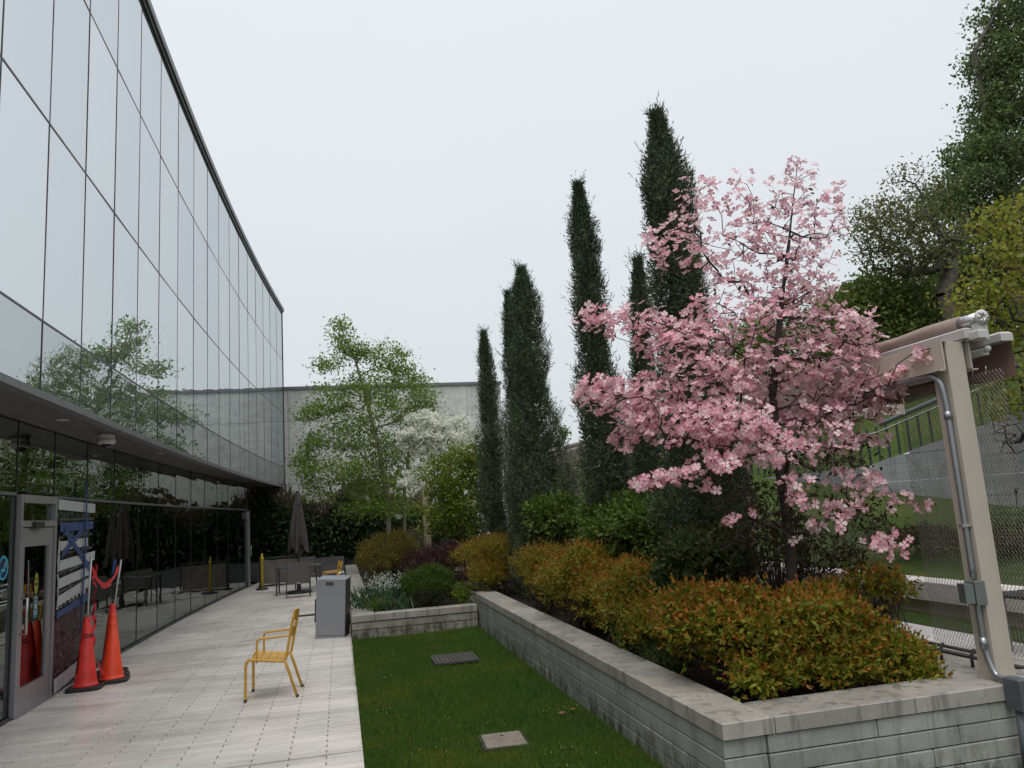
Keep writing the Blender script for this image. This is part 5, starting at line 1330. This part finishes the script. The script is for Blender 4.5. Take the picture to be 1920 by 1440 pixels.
# hedge of bamboo-like evergreens at the end of the terrace
def hedge():
    n = 26000; x = -3.6+8.6*rng.random(n); y = 28.35+2.4*rng.random(n)
    top = 2.55+.35*np.sin(x*1.9)+.25*np.sin(x*4.7+1)-.35*(x > .8)
    z = .5+(top-.5)*rng.random(n)**.85
    hd = empty('hedge', (0, 0, 0), 'dense dark evergreen hedge across the end of the terrace', 'hedge')
    leaves('foliage', LEAF2, np.stack([x, y, z], 1), rng.normal(size=(n, 3))+np.array([0, -.4, -.2]), .16*(.6+.8*rng.random(n)), 'leaf_hedge', hd)
    n2 = 2600; x = -3.6+7.8*rng.random(n2); z0 = 2.2+.4*np.sin(x*1.9)
    leaves('feathery_tips', NEEDLE, np.stack([x, 28.5+2*rng.random(n2), z0+.6*rng.random(n2)], 1), np.stack([rng.normal(size=n2)*.5, rng.normal(size=n2)*.5, np.ones(n2)], 1), .35*(.5+.8*rng.random(n2)), 'leaf_feather', hd)
    b = MB()
    for i in range(60): xx = random.uniform(-3.5, 4.8); b.tube([(xx, 28.6+random.random(), .4), (xx+random.gauss(0, .15), 28.8+random.random(), 2.3)], .012, 4, cap=False)
    b.build('stems', 'bark_dark', hd)
hedge()

# ---- hillside trees
bx = lambda px, py, Y: wpt(px, py, Y)
def basez(x, y): return max(3.0-.16*max(0, y-11.4), 2.3)+min((x-12)*.30, 6.5)
def hill_tree(name, label, px, Y, B, mat, ls, per, bark='bark_grey', tp=.35, rb_=.22, up=-.15, toppy=None, spread=.35, tpl=LEAF2, step=.8, tip=.012):
    p = at(px, 700, Y); z0 = basez(p.x, Y)-.2; top = at(px, toppy, Y)
    return pxtree(name, label, 'tree', [(p.x, Y, z0), (p.x+.1, Y, z0+(top.z-z0)*.35), (p.x-.1, Y, z0+(top.z-z0)*.7), (top.x, Y, top.z)], B, Y, mat, ls, per, bark, tpl, tp, step, tip, rb_, spread, group='trees on the hillside behind the pergola', up=up)
hill_tree('tall_maple', 'tallest dark tree at the top right rising out of the picture', 1935, 27,
          [(1900, 30, 60, 40, 0, 1.8, 90), (1880, 100, 50, 36, 0, 1.8, 80), (1875, 190, 48, 60, 0, 2, 100), (1930, 150, 70, 90, 0, 2.2, 130), (1850, 235, 30, 22, 0, 1.2, 30), (1870, 300, 70, 50, 0, 2.2, 110), (1820, 300, 50, 36, 0, 1.6, 60), (1930, 300, 60, 70, 0, 2.2, 90), (1800, 355, 60, 36, 0, 1.8, 70), (1870, 400, 80, 50, 0, 2.2, 110), (1760, 390, 40, 30, 0, 1.5, 36), (1950, -60, 90, 90, 0, 2.4, 130), (1830, 450, 60, 40, 0, 2, 60), (1920, 480, 60, 50, 0, 2, 60), (1850, 130, 22, 26, 0, 1, 20)],
          'leaf_tree_dark', .20, 32, toppy=-100, tp=1.0, spread=.36, rb_=.25)
hill_tree('bare_oak', 'spreading half bare oak with a crooked dark trunk and thin olive leaves', 1795, 22,
          [(1640, 400, 34, 34, 0, 1.2, 40), (1680, 430, 50, 44, 0, 1.6, 60), (1720, 390, 44, 50, 0, 1.6, 50), (1650, 460, 40, 30, 0, 1.4, 40), (1700, 490, 60, 26, 0, 1.6, 40), (1770, 440, 40, 50, 0, 1.6, 36), (1700, 330, 26, 20, 0, 1, 12), (1740, 470, 50, 40, 0, 1.6, 36), (1620, 430, 20, 30, 0, 1, 14)],
          'leaf_tree_olive', .13, 9, 'bark_grey', 2.0, .26, toppy=480, spread=.25, step=.45, tip=.010)
hill_tree('green_maple', 'mid green leafy tree low on the slope behind the pink blossoms', 1600, 24,
          [(1600, 560, 40, 30, 0, 1.5, 50), (1570, 600, 40, 40, 0, 1.5, 50), (1650, 550, 50, 36, 0, 1.8, 60), (1640, 620, 60, 50, 0, 2, 90), (1700, 570, 50, 40, 0, 1.8, 60), (1710, 640, 60, 60, 0, 2, 90), (1570, 680, 60, 50, 0, 2, 70), (1640, 700, 60, 50, 0, 2, 60), (1545, 640, 20, 24, 0, 1, 20)],
          'leaf_tree_mid', .20, 36, tp=1.0, toppy=560, spread=.34)
hill_tree('dark_maple', 'dark shaded tree between the bare oak and the yellow maple', 1770, 30,
          [(1760, 540, 60, 50, 0, 2, 80), (1800, 500, 50, 40, 0, 2, 60), (1830, 560, 60, 60, 0, 2, 80), (1770, 620, 80, 60, 0, 2.4, 100), (1860, 640, 70, 70, 0, 2.4, 90), (1700, 700, 80, 50, 0, 2.4, 80), (1800, 720, 90, 50, 0, 2.4, 90), (1900, 560, 60, 90, 0, 2.4, 90)],
          'leaf_tree_dark', .22, 30, tp=.9, toppy=520, spread=.45)
hill_tree('back_maple', 'green tree glimpsed through the middle of the pink blossoms', 1430, 27,
          [(1400, 640, 50, 30, 0, 1.6, 50), (1460, 620, 50, 36, 0, 1.6, 50), (1380, 700, 60, 50, 0, 2, 80), (1460, 710, 70, 60, 0, 2, 90), (1540, 720, 50, 60, 0, 2, 70), (1340, 730, 30, 40, 0, 1.6, 40)],
          'leaf_tree_mid', .21, 36, tp=.8, toppy=620, spread=.5)
pxtree('yellow_maple', 'yellow green young leafed tree with dark bare lower branches at the right edge', 'tree',
       [(at(1990, 800, 10.5).x, 10.5, 1.0), wpt(1985, 800, 10.5), wpt(1960, 600, 10.5), wpt(1935, 420, 10.5)],
       [(1910, 385, 24, 18, 0, .5, 18), (1870, 410, 44, 18, 0, .6, 30), (1900, 450, 50, 26, 0, .8, 44), (1860, 490, 50, 24, 0, .7, 40), (1910, 520, 40, 30, 0, .8, 40), (1840, 545, 50, 22, 0, .7, 36), (1880, 580, 60, 26, 0, .8, 44), (1820, 590, 30, 14, 0, .4, 16), (1900, 640, 50, 30, .3, .8, 44), (1890, 700, 50, 26, .3, .8, 34), (1900, 755, 60, 26, .3, .8, 30), (1790, 575, 16, 6, 0, .3, 4), (1960, 600, 50, 160, 0, 1, 90), (1960, 430, 40, 60, 0, .8, 40)],
       10.5, 'leaf_maple', .085, 12, 'bark_dark', MAPLE, .75, .28, .006, .09, .16, up=-.15)
# bare low twigs of the maple
sk = skeleton([(at(1990, 820, 10.5).x, 10.5, 1.2), wpt(1975, 800, 10.5)], [wpt(random.uniform(1855, 1925), random.uniform(790, 850), 10.5+random.uniform(-.5, .5)) for _ in range(26)], .25, .006, .5, .05, .16, .04)
mp = empty('bare_branches', (0, 0, 0), 'bare dark branches reaching in from the right edge over the ramp wall', 'tree'); skel_obj('trunk', sk, 'bark_dark', mp)
# tree glimpsed between junipers and low clipped shrubs on far lawn
pxtree('far_tree', 'pale yellow green tree top between the junipers beyond the pergola', 'tree', [(at(1050, 900, 40).x, 40, 0), wpt(1050, 810, 40)], [(1050, 815, 18, 14, 0, 1.2, 30), (1030, 830, 20, 14, 0, 1, 20)], 40, 'leaf_greenbush', .2, 10, 'bark_grey', LEAF2, .5, .6)
for i, (px, py, Y) in enumerate(((1905, 1010, 9), (1915, 1045, 8.4), (1895, 985, 10))):
    c_ = at(px, py, Y); leafy('lawn_shrub', (c_.x, Y, c_.z-.3), [(c_.x, Y, c_.z, .28, .28, .22)], 500, ('low green shrub at the right edge nearest the patio', 'lowest dark shrub at the right edge above the patio wall', 'small green shrub at the foot of the ramp wall')[i], ('leaf_darkshrub', 'leaf_tree_mid', 'leaf_tree_dark')[i], .05, tpl=LEAF2, stemn=20)
# bed of low brown perennials beyond the mesh
c_ = at(1780, 1000, 9.0)
leafy('perennial_bed', (c_.x, 9, c_.z-.4), [(c_.x+.3, 8.8, c_.z-.15, .9, .9, .10), (c_.x-.1, 9.8, c_.z-.1, .6, .8, .10)], 1200, 'low brown perennials on the sloping lawn seen through the mesh', 'leaf_bronze', .05, 'plants', tpl=LEAF2, stemn=0)
